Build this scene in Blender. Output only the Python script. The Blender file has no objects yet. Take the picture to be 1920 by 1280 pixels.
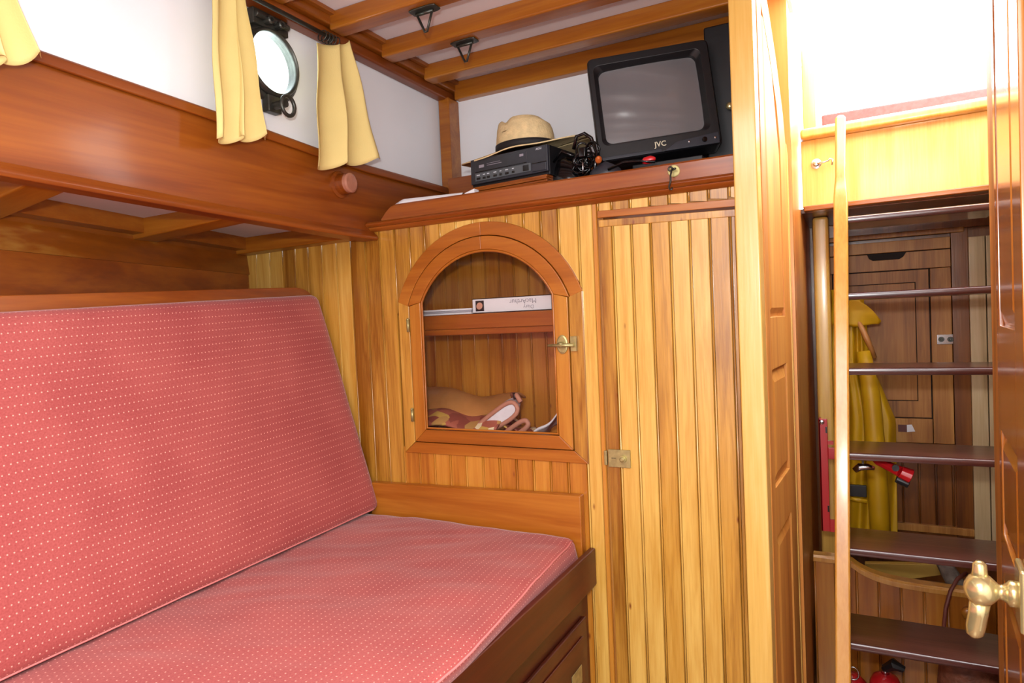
import bpy, math, random
from mathutils import Vector, Matrix
random.seed(7)
S = 1.75            # metres per layout unit (the bulkhead stands one unit in front of the lens)
EYE = 1.40          # lens height above the cabin sole, metres
sc = bpy.context.scene
col = sc.collection

# ------------------------------------------------------------------ camera
R = [(0.88720033, -0.02423026, -0.46074773),
     (0.45937753, -0.04665075, 0.88701522),
     (-0.04298684, -0.99861734, -0.03025773)]
cd = bpy.data.cameras.new('camera')
cam = bpy.data.objects.new('camera', cd); col.objects.link(cam)
m = Matrix(((R[0][0], -R[0][1], -R[0][2], 0), (R[1][0], -R[1][1], -R[1][2], 0), (R[2][0], -R[2][1], -R[2][2], EYE), (0, 0, 0, 1)))
cam.matrix_world = m
cd.sensor_width = 36; cd.lens = 1236 / 1920 * 36; cd.clip_start = 0.02
cd.dof.use_dof = False
sc.camera = cam

# ------------------------------------------------------------------ world and lamps
w = bpy.data.worlds.new('daylight'); sc.world = w; w.use_nodes = True
bg = w.node_tree.nodes['Background']; bg.inputs[0].default_value = (0.93, 0.98, 1.0, 1); bg.inputs[1].default_value = 11.0

def lamp(name, kind, loc, power, color=(1, 1, 1), size=0.1, size_y=None, rot=(0, 0, 0)):
    d = bpy.data.lights.new(name, kind); d.energy = power; d.color = color
    if kind == 'AREA':
        d.shape = 'RECTANGLE'; d.size = size; d.size_y = size_y or size
    elif kind == 'SUN':
        d.angle = size
    else:
        d.shadow_soft_size = size
    o = bpy.data.objects.new(name, d); col.objects.link(o); o.location = loc; o.rotation_euler = rot
    return o
lamp('camera_flash', 'POINT', (-0.02, -0.05, EYE + 0.15), 54, (1, 0.985, 0.96), 0.03)
lamp('overhead_fill', 'AREA', (-0.25, -0.35, EYE + 0.90), 35, (0.93, 0.98, 1.0), 1.1, 1.1)  # fill light added under the ceiling, no skylight is built there
sc.view_settings.view_transform = 'Standard'; sc.view_settings.look = 'None'
sc.view_settings.exposure = 0.35; sc.view_settings.gamma = 1; sc.view_settings.use_curve_mapping = False

# ------------------------------------------------------------------ helpers
def at(axis, val, px, py):
    """point of the plane axis = val (layout units) that the pixel looks at"""
    r = ((px - 960) / 1236, (py - 640) / 1236, 1)
    d = [sum(R[i][k] * r[k] for k in range(3)) for i in range(3)]
    t = val / d[axis]
    return (d[0] * t, d[1] * t, d[2] * t)

def lin(h):
    c = [int(h[i:i + 2], 16) / 255 for i in (0, 2, 4)]
    return tuple(x / 12.92 if x <= 0.04045 else ((x + 0.055) / 1.055) ** 2.4 for x in c) + (1,)

def mat(name, hexc, rough=0.5, metal=0.0, coat=0.0, spec=0.5, noise=0.0, nscale=20, bump=0.0, bscale=60):
    m = bpy.data.materials.new(name); m.use_nodes = True
    nt = m.node_tree; b = nt.nodes['Principled BSDF']
    b.inputs['Base Color'].default_value = lin(hexc); b.inputs['Roughness'].default_value = rough
    b.inputs['Metallic'].default_value = metal; b.inputs['Coat Weight'].default_value = coat
    b.inputs['Coat Roughness'].default_value = 0.12
    b.inputs['Specular IOR Level'].default_value = spec
    tc = nt.nodes.new('ShaderNodeTexCoord')
    if noise:
        n = nt.nodes.new('ShaderNodeTexNoise'); n.inputs['Scale'].default_value = nscale; n.inputs['Detail'].default_value = 4
        nt.links.new(tc.outputs['Object'], n.inputs['Vector'])
        r = nt.nodes.new('ShaderNodeValToRGB'); c = lin(hexc)
        r.color_ramp.elements[0].position = 0.3; r.color_ramp.elements[1].position = 0.7
        r.color_ramp.elements[0].color = tuple(x * (1 - noise) for x in c[:3]) + (1,)
        r.color_ramp.elements[1].color = tuple(min(1, x * (1 + noise)) for x in c[:3]) + (1,)
        nt.links.new(n.outputs['Fac'], r.inputs['Fac']); nt.links.new(r.outputs['Color'], b.inputs['Base Color'])
    if bump:
        n2 = nt.nodes.new('ShaderNodeTexNoise'); n2.inputs['Scale'].default_value = bscale
        nt.links.new(tc.outputs['Object'], n2.inputs['Vector'])
        bp = nt.nodes.new('ShaderNodeBump'); bp.inputs['Strength'].default_value = bump; bp.inputs['Distance'].default_value = 0.01
        nt.links.new(n2.outputs['Fac'], bp.inputs['Height']); nt.links.new(bp.outputs['Normal'], b.inputs['Normal'])
    return m

def wood(name, dark, mid, light, axis='z', rough=0.32, coat=0.5, knots=False, vary=0.35, scale=1.0, streak=1.0):
    """varnished timber: long grain along the axis, tone differing from piece to piece"""
    m = bpy.data.materials.new(name); m.use_nodes = True
    nt = m.node_tree; N = nt.nodes.new; L = nt.links.new; b = nt.nodes['Principled BSDF']
    tc = N('ShaderNodeTexCoord'); oi = N('ShaderNodeObjectInfo')
    sh = N('ShaderNodeVectorMath'); sh.operation = 'MULTIPLY_ADD'
    cx = N('ShaderNodeCombineXYZ')
    for k in range(3): L(oi.outputs['Random'], cx.inputs[k])
    sh.inputs[1].default_value = (23, 31, 47)
    L(cx.outputs[0], sh.inputs[0]); L(tc.outputs['Object'], sh.inputs[2])
    mp = N('ShaderNodeMapping'); s = [16 * scale] * 3; s['xyz'.index(axis)] = 1.1 * scale; mp.inputs['Scale'].default_value = s
    L(sh.outputs[0], mp.inputs[0])
    n = N('ShaderNodeTexNoise'); n.inputs['Scale'].default_value = 1.6; n.inputs['Detail'].default_value = 5; n.inputs['Roughness'].default_value = 0.6; n.inputs['Distortion'].default_value = 0.6
    L(mp.outputs[0], n.inputs['Vector'])
    mp2 = N('ShaderNodeMapping'); s2 = [150 * scale] * 3; s2['xyz'.index(axis)] = 6 * scale; mp2.inputs['Scale'].default_value = s2
    L(sh.outputs[0], mp2.inputs[0])
    n2 = N('ShaderNodeTexNoise'); n2.inputs['Scale'].default_value = 1.5; n2.inputs['Detail'].default_value = 3
    L(mp2.outputs[0], n2.inputs['Vector'])
    a = N('ShaderNodeMath'); a.operation = 'MULTIPLY_ADD'; a.inputs[1].default_value = 0.30
    L(n2.outputs['Fac'], a.inputs[0])
    a0 = N('ShaderNodeMath'); a0.operation = 'MULTIPLY_ADD'; a0.inputs[1].default_value = vary; L(oi.outputs['Random'], a0.inputs[0])
    a00 = N('ShaderNodeMath'); a00.operation = 'MULTIPLY_ADD'; a00.inputs[1].default_value = streak; a00.inputs[2].default_value = (1 - streak) * 0.5 - vary * 0.5 - 0.15
    L(n.outputs['Fac'], a00.inputs[0]); L(a00.outputs[0], a0.inputs[2]); L(a0.outputs[0], a.inputs[2])
    r = N('ShaderNodeValToRGB'); e = r.color_ramp.elements
    e[0].position = 0.22; e[0].color = lin(dark); e[1].position = 0.75; e[1].color = lin(light)
    k = e.new(0.48); k.color = lin(mid)
    L(a.outputs[0], r.inputs['Fac'])
    out = r.outputs['Color']
    if knots:
        mp3 = N('ShaderNodeMapping'); s3 = [15.0] * 3; s3['xyz'.index(axis)] = 6.0; mp3.inputs['Scale'].default_value = s3
        L(sh.outputs[0], mp3.inputs[0])
        v = N('ShaderNodeTexVoronoi'); v.inputs['Scale'].default_value = 1.0; L(mp3.outputs[0], v.inputs['Vector'])
        kr = N('ShaderNodeValToRGB'); kr.color_ramp.elements[0].position = 0.02; kr.color_ramp.elements[0].color = (1, 1, 1, 1)
        kr.color_ramp.elements[1].position = 0.075; kr.color_ramp.elements[1].color = (0, 0, 0, 1)
        L(v.outputs['Distance'], kr.inputs['Fac'])
        mx = N('ShaderNodeMix'); mx.data_type = 'RGBA'; L(kr.outputs['Color'], mx.inputs[0]); L(out, mx.inputs[6]); mx.inputs[7].default_value = lin('7a3c0e')
        out = mx.outputs[2]
    L(out, b.inputs['Base Color'])
    b.inputs['Roughness'].default_value = rough; b.inputs['Coat Weight'].default_value = coat; b.inputs['Coat Roughness'].default_value = 0.14
    bp = N('ShaderNodeBump'); bp.inputs['Strength'].default_value = 0.12; bp.inputs['Distance'].default_value = 0.002
    L(n2.outputs['Fac'], bp.inputs['Height']); L(bp.outputs['Normal'], b.inputs['Normal'])
    return m

M = {}
M['pine'] = wood('honey_pine', '86500f', 'c08a34', 'daae58', 'z', knots=True, vary=0.42, streak=0.75, rough=0.28, coat=0.7)
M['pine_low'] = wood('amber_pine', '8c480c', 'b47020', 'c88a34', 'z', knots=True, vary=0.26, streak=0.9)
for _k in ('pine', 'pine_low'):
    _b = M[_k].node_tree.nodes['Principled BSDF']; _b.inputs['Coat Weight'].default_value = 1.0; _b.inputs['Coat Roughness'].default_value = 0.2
M['trim'] = wood('orange_trim', '84460c', '9c5614', 'b06c22', 'x', vary=0.18, scale=0.7, coat=0.25)
M['trim_z'] = wood('orange_trim_upright', '84460c', 'a4601a', 'b87a2c', 'z', vary=0.25, scale=0.7, coat=0.25)
M['mahog_y'] = wood('varnished_mahogany', '642a04', '7e3a06', '9a5210', 'y', vary=0.06, scale=0.35, rough=0.42, coat=0.22, streak=1.2)
M['mahog_x'] = wood('shelf_mahogany', '6a2e06', '86400e', 'a05a1a', 'x', vary=0.1, scale=0.5, coat=0.25)
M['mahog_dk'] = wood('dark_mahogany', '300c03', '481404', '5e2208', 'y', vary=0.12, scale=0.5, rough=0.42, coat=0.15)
M['beam_x'] = wood('beam_timber', '7e4008', '9e5a12', 'b47422', 'x', vary=0.12, scale=0.6, coat=0.25)
M['beam_y'] = wood('carlin_timber', '6e3406', '8c4a0e', 'a0601c', 'y', vary=0.12, scale=0.6, coat=0.25)
M['hull_wood'] = wood('hull_ceiling_timber', '6a3006', '8a480c', 'c09444', 'y', vary=0.1, scale=0.22)
M['door_wood'] = wood('door_mahogany', '8a4412', 'a8621e', 'bc7a30', 'z', vary=0.14, scale=0.5, rough=0.25, coat=0.6)
M['door_left'] = wood('satin_door_mahogany', 'a0581a', 'c07c30', 'd09444', 'z', vary=0.14, scale=0.5, rough=0.55, coat=0.0)
M['teak_pale'] = wood('pale_upright_timber', '9c8458', 'c0a67c', 'd0ba94', 'z', vary=0.1, scale=0.7, coat=0.1)
M['passage'] = wood('passage_panelling', 'a85c1e', 'cc7e34', 'dc9648', 'z', vary=0.1, scale=0.4, rough=0.4, coat=0.15)
M['post'] = wood('pale_post_timber', 'bc8a38', 'd8aa54', 'e2c074', 'z', vary=0.05, scale=0.8, streak=0.7)
M['rail'] = wood('pale_ladder_timber', 'a86820', 'c48838', 'd4a056', 'z', vary=0.05, scale=0.8, streak=0.7)
M['tread'] = wood('dark_tread_timber', '2a0c0a', '47201c', '5c342c', 'x', vary=0.1, rough=0.28, coat=0.6)
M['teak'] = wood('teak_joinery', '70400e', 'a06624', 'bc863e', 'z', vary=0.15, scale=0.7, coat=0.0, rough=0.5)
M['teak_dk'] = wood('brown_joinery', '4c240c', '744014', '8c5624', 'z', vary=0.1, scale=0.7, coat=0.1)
M['floor'] = wood('cabin_sole', '4a2410', '6a3616', '804c24', 'y')
M['white'] = mat('white_paint', 'f2f4f8', 0.45, noise=0.02, nscale=4)
M['whiteceil'] = mat('white_ceiling_board', 'e8e6ea', 0.5, noise=0.02, nscale=4)
M['bronze'] = mat('dark_bronze', '4a4a44', 0.38, 0.7, noise=0.35, nscale=30)
M['brass'] = mat('aged_brass', 'a89c68', 0.38, 0.6, noise=0.25, nscale=60)
M['brasspale'] = mat('pale_brass', 'd8c890', 0.22, 0.75, noise=0.1, nscale=30)
M['steel'] = mat('steel', 'c8c8cc', 0.2, 1.0)
M['black'] = mat('black_plastic', '141417', 0.42, noise=0.15, nscale=40)
M['blackgl'] = mat('glossy_black', '08080a', 0.15)
M['charcoal'] = mat('charcoal_plastic', '2a2c34', 0.4, noise=0.1, nscale=60)
M['greyplastic'] = mat('grey_plastic', '50555a', 0.45)
M['screen'] = mat('picture_tube_glass', '6c6a6c', 0.12, 0.0, 1.0, noise=0.05, nscale=3)
M['print'] = mat('pale_print', 'c8ccd4', 0.5)
M['printgold'] = mat('cream_print', 'd8ccb0', 0.5)
M['printgrey'] = mat('grey_print', '8f8a94', 0.6)
M['straw'] = mat('straw', 'dcc392', 0.75, noise=0.12, nscale=50, bump=0.3, bscale=180)
M['band'] = mat('black_hat_band', '1c191b', 0.7)
M['curtain'] = mat('cream_curtain', 'e0ca84', 0.8, spec=0.2, noise=0.03, nscale=10, bump=0.08, bscale=250)
M['piping'] = mat('pink_piping', 'd07c78', 0.8, spec=0.2)
M['paper'] = mat('white_paper', 'e6e3e8', 0.6)
M['greypaper'] = mat('grey_paper', 'a9a6ae', 0.5)
M['red'] = mat('red_paint', 'b8141c', 0.35, coat=0.3)
M['redfab'] = mat('red_carpet', 'a04a4a', 0.9, noise=0.15, nscale=80)
M['yellow'] = mat('yellow_oilskin', 'c89a10', 0.45, noise=0.08, nscale=6, bump=0.25, bscale=9)
M['tan'] = mat('tan_satin', 'b47c44', 0.4, noise=0.12, nscale=12, bump=0.3, bscale=25)
M['mauve'] = mat('mauve_border', 'b07a64', 0.6)
M['whitefab'] = mat('white_cloth', 'd4d2d8', 0.7, noise=0.06, nscale=25, bump=0.4, bscale=40)
M['envelope'] = mat('manila_paper', 'b08a38', 0.6)
M['cable'] = mat('brown_cable', '6a3428', 0.5)
M['rope'] = mat('grey_rope', '6e6258', 0.8, noise=0.3, nscale=60)
M['brownbag'] = mat('brown_leather', '7a4630', 0.6, noise=0.25, nscale=45, bump=0.5, bscale=70)
M['darkgap'] = mat('gap_shade', '1a0a04', 0.8)  # dark colour standing in for shade in joints and openings
M['plastic_disc'] = mat('pinkish_plastic', 'a8705a', 0.25, noise=0.15, nscale=40, coat=0.4)

def fabric():
    m = bpy.data.materials.new('dotted_rose_fabric'); m.use_nodes = True
    nt = m.node_tree; N = nt.nodes.new; L = nt.links.new; b = nt.nodes['Principled BSDF']
    uv = N('ShaderNodeUVMap'); uv.uv_map = 'weave'
    sp = N('ShaderNodeSeparateXYZ'); L(uv.outputs[0], sp.inputs[0])
    def mth(op, a, bb=None, c=None):
        n = N('ShaderNodeMath'); n.operation = op
        for i, x in enumerate((a, bb, c)):
            if x is None: continue
            if isinstance(x, (int, float)): n.inputs[i].default_value = x
            else: L(x, n.inputs[i])
        return n.outputs[0]
    rowh, dot = 0.0183, 0.0120
    v = mth('DIVIDE', sp.outputs[1], rowh); row = mth('FLOOR', v)
    half = mth('MULTIPLY', mth('MODULO', row, 2.0), 0.5)
    u = mth('ADD', mth('DIVIDE', sp.outputs[0], dot), half)
    fu = mth('MULTIPLY', mth('SUBTRACT', mth('FRACT', u), 0.5), dot)
    fv = mth('MULTIPLY', mth('SUBTRACT', mth('FRACT', v), 0.5), rowh)
    d = mth('SQRT', mth('ADD', mth('MULTIPLY', fu, fu), mth('MULTIPLY', fv, fv)))
    mask = mth('SUBTRACT', 1.0, mth('SMOOTHSTEP' if False else 'GREATER_THAN', d, 0.0015))
    n = N('ShaderNodeTexNoise'); n.inputs['Scale'].default_value = 260; n.inputs['Detail'].default_value = 2; L(uv.outputs[0], n.inputs['Vector'])
    n3 = N('ShaderNodeTexNoise'); n3.inputs['Scale'].default_value = 5; L(uv.outputs[0], n3.inputs['Vector'])
    add = mth('ADD', mth('MULTIPLY', n.outputs['Fac'], 0.6), mth('MULTIPLY', n3.outputs['Fac'], 0.4))
    r = N('ShaderNodeValToRGB'); r.color_ramp.elements[0].position = 0.36; r.color_ramp.elements[0].color = lin('98403f')
    r.color_ramp.elements[1].position = 0.64; r.color_ramp.elements[1].color = lin('ae5550'); L(add, r.inputs['Fac'])
    mx = N('ShaderNodeMix'); mx.data_type = 'RGBA'; L(mask, mx.inputs[0]); L(r.outputs['Color'], mx.inputs[6]); mx.inputs[7].default_value = lin('e6a694')
    L(mx.outputs[2], b.inputs['Base Color']); b.inputs['Roughness'].default_value = 0.75; b.inputs['Specular IOR Level'].default_value = 0.35
    b.inputs['Sheen Weight'].default_value = 0.25; b.inputs['Sheen Roughness'].default_value = 0.4
    bp = N('ShaderNodeBump'); bp.inputs['Strength'].default_value = 0.12; bp.inputs['Distance'].default_value = 0.002
    L(n.outputs['Fac'], bp.inputs['Height']); L(bp.outputs['Normal'], b.inputs['Normal'])
    return m
M['fabric'] = fabric()

def patchwork():
    m = bpy.data.materials.new('patchwork_print'); m.use_nodes = True
    nt = m.node_tree; N = nt.nodes.new; L = nt.links.new; b = nt.nodes['Principled BSDF']
    tc = N('ShaderNodeTexCoord'); v = N('ShaderNodeTexVoronoi'); v.inputs['Scale'].default_value = 26; L(tc.outputs['Object'], v.inputs['Vector'])
    r = N('ShaderNodeValToRGB'); r.color_ramp.interpolation = 'CONSTANT'; e = r.color_ramp.elements
    e[0].position = 0; e[0].color = lin('a85c48'); e[1].position = 0.8; e[1].color = lin('c8a04c')
    for p, c in ((0.2, 'e8d8b0'), (0.4, 'b88a4c'), (0.6, '8c4638')): k = e.new(p); k.color = lin(c)
    sp = N('ShaderNodeSeparateColor'); L(v.outputs['Color'], sp.inputs[0]); L(sp.outputs[0], r.inputs['Fac'])
    L(r.outputs['Color'], b.inputs['Base Color']); b.inputs['Roughness'].default_value = 0.6
    return m
M['patch'] = patchwork()

def glass(name, tint=(1, 1, 1, 1), refl=0.06):
    m = bpy.data.materials.new(name); m.use_nodes = True
    nt = m.node_tree; nt.nodes.clear(); N = nt.nodes.new
    o = N('ShaderNodeOutputMaterial'); t = N('ShaderNodeBsdfTransparent'); t.inputs[0].default_value = tint
    g = N('ShaderNodeBsdfGlossy'); g.inputs['Roughness'].default_value = 0.03
    mx = N('ShaderNodeMixShader'); lw = N('ShaderNodeLayerWeight'); lw.inputs[0].default_value = 0.5; p5 = N('ShaderNodeMath'); p5.operation = 'POWER'; p5.inputs[1].default_value = 4; nt.links.new(lw.outputs['Facing'], p5.inputs[0]); fr = N('ShaderNodeMath'); fr.operation = 'MULTIPLY_ADD'; fr.inputs[1].default_value = 0.7; fr.inputs[2].default_value = 0.025; nt.links.new(p5.outputs[0], fr.inputs[0])
    nt.links.new(fr.outputs[0], mx.inputs[0]); nt.links.new(t.outputs[0], mx.inputs[1]); nt.links.new(g.outputs[0], mx.inputs[2]); nt.links.new(mx.outputs[0], o.inputs[0])
    return m
M['glass'] = glass('clear_pane', (0.97, 0.96, 0.95, 1))
M['glassport'] = glass('port_pane', (0.93, 1.0, 0.99, 1))

def wpos(p):
    return Vector((p[0] * S, p[1] * S, p[2] * S + EYE))

class G:
    """collects shapes in layout units; build() links them as ONE mesh object"""
    def __init__(s): s.v = []; s.f = []; s.uv = None
    def add(s, v, f):
        k = len(s.v); s.v += [tuple(p) for p in v]; s.f += [tuple(i + k for i in q) for q in f]; return s
    def box8(s, c):
        return s.add(c, [(0, 3, 2, 1), (4, 5, 6, 7), (0, 1, 5, 4), (1, 2, 6, 5), (2, 3, 7, 6), (3, 0, 4, 7)])
    def box(s, x0, x1, y0, y1, z0, z1):
        return s.box8([(x0, y0, z0), (x1, y0, z0), (x1, y1, z0), (x0, y1, z0), (x0, y0, z1), (x1, y0, z1), (x1, y1, z1), (x0, y1, z1)])
    def prism(s, pts, d0, d1, axis=1):
        """polygon in the two other axes, extruded along axis"""
        def mk(a, b, d):
            return (d, a, b) if axis == 0 else (a, d, b) if axis == 1 else (a, b, d)
        n = len(pts)
        v = [mk(a, b, d0) for a, b in pts] + [mk(a, b, d1) for a, b in pts]
        f = [tuple(range(n))[::-1], tuple(range(n, 2 * n))] + [(i, (i + 1) % n, n + (i + 1) % n, n + i) for i in range(n)]
        return s.add(v, f)
    def band(s, outer, inner, y0, y1):
        """flat band between two polylines (x,z), extruded in y"""
        n = len(outer); v = []
        for y in (y0, y1):
            v += [(a, y, b) for a, b in outer] + [(a, y, b) for a, b in inner]
        f = []
        for i in range(n - 1):
            f += [(i, i + 1, n + i + 1, n + i), (2 * n + i + 1, 2 * n + i, 3 * n + i, 3 * n + i + 1),
                  (i + 1, i, 2 * n + i, 2 * n + i + 1), (n + i, n + i + 1, 3 * n + i + 1, 3 * n + i)]
        f += [(0, n, 3 * n, 2 * n), (n - 1, 2 * n - 1 + n * 2 - n + n - n, 0, 0)][:1]
        f += [(2 * n - 1, n - 1, 3 * n - 1, 4 * n - 1)]
        return s.add(v, f)
    def tube(s, pts, r, n=8, closed=False, cap=True):
        P = [Vector(p) for p in pts]; k = len(P); rs = r if isinstance(r, (list, tuple)) else [r] * k
        base = len(s.v); up = None
        for i, p in enumerate(P):
            a = P[i - 1] if (i > 0 or closed) else p; b = P[(i + 1) % k] if (i < k - 1 or closed) else p
            t = (b - a).normalized()
            if up is None:
                up = t.orthogonal().normalized()
            u = (up - t * up.dot(t)).normalized(); up = u; w2 = t.cross(u)
            for j in range(n):
                an = 2 * math.pi * j / n; s.v.append(tuple(p + (u * math.cos(an) + w2 * math.sin(an)) * rs[i]))
        for i in range(k if closed else k - 1):
            for j in range(n):
                a = base + i * n + j; b = base + i * n + (j + 1) % n; c = base + ((i + 1) % k) * n + (j + 1) % n; d = base + ((i + 1) % k) * n + j
                s.f.append((a, b, c, d))
        if cap and not closed:
            s.f.append(tuple(base + j for j in range(n))[::-1]); s.f.append(tuple(base + (k - 1) * n + j for j in range(n)))
        return s
    def lathe(s, o, d, prof, n=24, sx=1, sy=1, u=None):
        """prof: (distance along d, radius)"""
        o = Vector(o); d = Vector(d).normalized(); u = (Vector(u) if u else d.orthogonal()).normalized(); w2 = d.cross(u); base = len(s.v)
        for h, r in prof:
            for j in range(n):
                an = 2 * math.pi * j / n; s.v.append(tuple(o + d * h + u * math.cos(an) * r * sx + w2 * math.sin(an) * r * sy))
        for i in range(len(prof) - 1):
            for j in range(n):
                s.f.append((base + i * n + j, base + i * n + (j + 1) % n, base + (i + 1) * n + (j + 1) % n, base + (i + 1) * n + j))
        if prof[0][1] > 0: s.f.append(tuple(base + j for j in range(n))[::-1])
        if prof[-1][1] > 0: s.f.append(tuple(base + (len(prof) - 1) * n + j for j in range(n)))
        return s
    def grid(s, fn, nu, nv, thick=None):
        """surface fn(u,v) -> point, u,v in 0..1; thick = vector offset making it a solid sheet"""
        base = len(s.v)
        P = [fn(i / nu, j / nv) for i in range(nu + 1) for j in range(nv + 1)]
        s.v += [tuple(p) for p in P]
        q = lambda i, j: base + i * (nv + 1) + j
        for i in range(nu):
            for j in range(nv): s.f.append((q(i, j), q(i + 1, j), q(i + 1, j + 1), q(i, j + 1)))
        if thick:
            o = (nu + 1) * (nv + 1)
            s.v += [tuple(p[k] + thick[k] for k in range(3)) for p in P]
            for i in range(nu):
                for j in range(nv): s.f.append((o + q(i, j), o + q(i, j + 1), o + q(i + 1, j + 1), o + q(i + 1, j)))
            ed = [(q(i, 0), q(i + 1, 0)) for i in range(nu)] + [(q(nu, j), q(nu, j + 1)) for j in range(nv)] + [(q(i + 1, nv), q(i, nv)) for i in range(nu)[::-1]] + [(q(0, j + 1), q(0, j)) for j in range(nv)[::-1]]
            for a, b in ed: s.f.append((b, a, a + o, b + o))
        return s
    def build(s, name, m, parent=None, smooth=False, bevel=0, seg=2, rot=None):
        root = parent
        while root is not None and root.parent is not None: root = root.parent
        org = Vector(root['_org']) if root is not None else Vector((0, 0, 0))
        vs = [wpos(p) if rot is None else rot(p) for p in s.v]
        if root is not None: vs = [p - org for p in vs]
        me = bpy.data.meshes.new(name); me.from_pydata([tuple(p) for p in vs], [], s.f); me.validate(); me.update()
        import bmesh
        bm = bmesh.new(); bm.from_mesh(me); bmesh.ops.recalc_face_normals(bm, faces=bm.faces); bm.to_mesh(me); bm.free()
        me.materials.append(M[m] if isinstance(m, str) else m)
        if getattr(s, 'smooth_from', None):
            for i_ in range(*s.smooth_from): me.polygons[i_].use_smooth = True
        if smooth:
            me.polygons.foreach_set('use_smooth', [True] * len(me.polygons))
        o = bpy.data.objects.new(name, me); col.objects.link(o)
        if parent is not None: o.parent = parent
        else:
            # put the origin at the base centre of the mesh
            xs = [v.co for v in me.vertices]; c = Vector((sum(v.x for v in xs) / len(xs), sum(v.y for v in xs) / len(xs), min(v.z for v in xs)))
            me.transform(Matrix.Translation(-c)); o.location = c; o['_org'] = tuple(c)
        if bevel:
            b = o.modifiers.new('bevel', 'BEVEL'); b.width = bevel; b.segments = seg; b.limit_method = 'ANGLE'; b.angle_limit = math.radians(35)
            me.polygons.foreach_set('use_smooth', [True] * len(me.polygons))
            wn = o.modifiers.new('normals', 'WEIGHTED_NORMAL'); wn.keep_sharp = True
        return o

def thing(name, base, label=None, cat=None, group=None, kind=None):
    o = bpy.data.objects.new(name, None); col.objects.link(o); o.empty_display_size = 0.05
    p = wpos(base); o.location = p; o['_org'] = tuple(p)
    return tag(o, label, cat, group, kind)
def tag(o, label=None, cat=None, group=None, kind=None):
    if label: o['label'] = label
    if cat: o['category'] = cat
    if group: o['group'] = group
    if kind: o['kind'] = kind
    return o
def box(name, m, a, parent=None, bevel=0, **k):
    return G().box(*a).build(name, m, parent, bevel=bevel, **k)
def text(name, s, m, parent, o, ux, uy, h, align='CENTER', depth=0.0006):
    """flat lettering, lower-left/centre at o, along unit ux with up uy, height h (layout units)"""
    cu = bpy.data.curves.new('t', 'FONT'); cu.body = s; cu.size = 1; cu.align_x = align; cu.extrude = 0
    cu.resolution_u = 3
    ob = bpy.data.objects.new('t', cu); col.objects.link(ob)
    dg = bpy.context.evaluated_depsgraph_get(); me = bpy.data.meshes.new_from_object(ob.evaluated_get(dg))
    bpy.data.objects.remove(ob); 
    g = G(); O = Vector(o); UX = Vector(ux).normalized(); UY = Vector(uy).normalized()
    g.v = [tuple(O + UX * (v.co.x * h) + UY * (v.co.y * h)) for v in me.vertices]
    g.f = [tuple(p.vertices) for p in me.polygons]
    return g.build(name, m, parent)

mm = 0.001 / S      # one millimetre in layout units

# ------------------------------------------------------------------ planking
def plank_shape(x0, x1, yf, zb, zt, bead=True, depth=13):
    """beaded board: faces -y at yf; zb, zt = (left, right) heights"""
    wd = x1 - x0
    pr = [(0.2 * mm, 6 * mm), (1.4 * mm, 6 * mm)] + [((3.9 - 2.4 * math.cos(t)) * mm, (1.0 - 2.4 * math.sin(t)) * mm) for t in (0.0, .78, 1.57, 2.36, 3.14)] + [(6.5 * mm, 6 * mm), (7.8 * mm, 6 * mm), (8.1 * mm, 0)] if bead else [(0.4 * mm, 3 * mm), (2 * mm, 0)]
    pr += [(wd - 2 * mm, 0), (wd - 0.4 * mm, 3 * mm), (wd - 0.4 * mm, depth * mm), (0.4 * mm, depth * mm)]
    n = len(pr); v = []
    for zz in (zb, zt):
        for a, d in pr:
            t = a / wd; v.append((x0 + a, yf + d, zz[0] * (1 - t) + zz[1] * t))
    f = [tuple(range(n)), tuple(range(n, 2 * n))] + [(i, (i + 1) % n, n + (i + 1) % n, n + i) for i in range(n)]
    g_ = G().add(v, f); g_.smooth_from = (4, 8) if bead else None
    return g_

FLOOR = -EYE / S
CX, CZ = -0.570, -0.020                       # centre of the locker arch
def arch_z(x, r):
    return CZ + math.sqrt(max(0, r * r - (x - CX) ** 2))
CEIL = 0.553

# ================================================================== SETTING
# floor
fl = G().box(-1.25, 0.56, -0.72, 2.2, FLOOR - 0.02, FLOOR).build('floor', 'floor'); tag(fl, kind='structure')

# forward bulkhead with its beaded boards
wf = G()
wf.box(-1.22, -0.755, 1.0 + 12 * mm, 1.0 + 24 * mm, FLOOR, 0.19).box(-0.385, -0.35, 1.0 + 12 * mm, 1.0 + 24 * mm, FLOOR, 0.19)
wf.box(-0.35, -0.13, 1.0 + 12 * mm, 1.0 + 24 * mm, 0.158, 0.19).box(-0.755, -0.385, 1.0 + 12 * mm, 1.0 + 24 * mm, FLOOR, -0.23)
wf.box(0.172, 0.56, 1.0, 1.02, FLOOR, CEIL)
wf = wf.build('wall_front', 'teak'); tag(wf, kind='structure')
E = [-1.198, -1.1600, -1.1243, -1.085, -1.0483, -1.0124, -.9774, -.9403, -.9029, -.8664, -.830, -.795, -.7599, -.7256, -.6919, -.6580, -.624, -.5895, -.556, -.5229, -.4903, -.4586, -.4266, -.392, -.3665]
ZB = FLOOR
for a, b in zip(E[:-1], E[1:]):
    c = (a + b) / 2
    top = 0.19 if c > -0.83 else 0.172
    rt = 0.183
    if abs(c - CX) < rt:
        def up(x): return max(0.02, arch_z(x, rt)) if abs(x - CX) < rt else 0.02
        plank_shape(a, b, 1.0, (up(a), up(b)), (top, top)).build('plank', 'pine', wf)
        plank_shape(a, b, 1.0, (ZB, ZB), (-0.226, -0.226)).build('plank', 'pine_low', wf)
    else:
        low = c > -0.385
        plank_shape(a, b, 1.0, (ZB, ZB), (top, top)).build('plank', 'pine', wf)
plank_shape(-.3665, -.3585, 1.0, (ZB, ZB), (0.19, 0.19), bead=False).build('plank', 'pine_low', wf)
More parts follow.
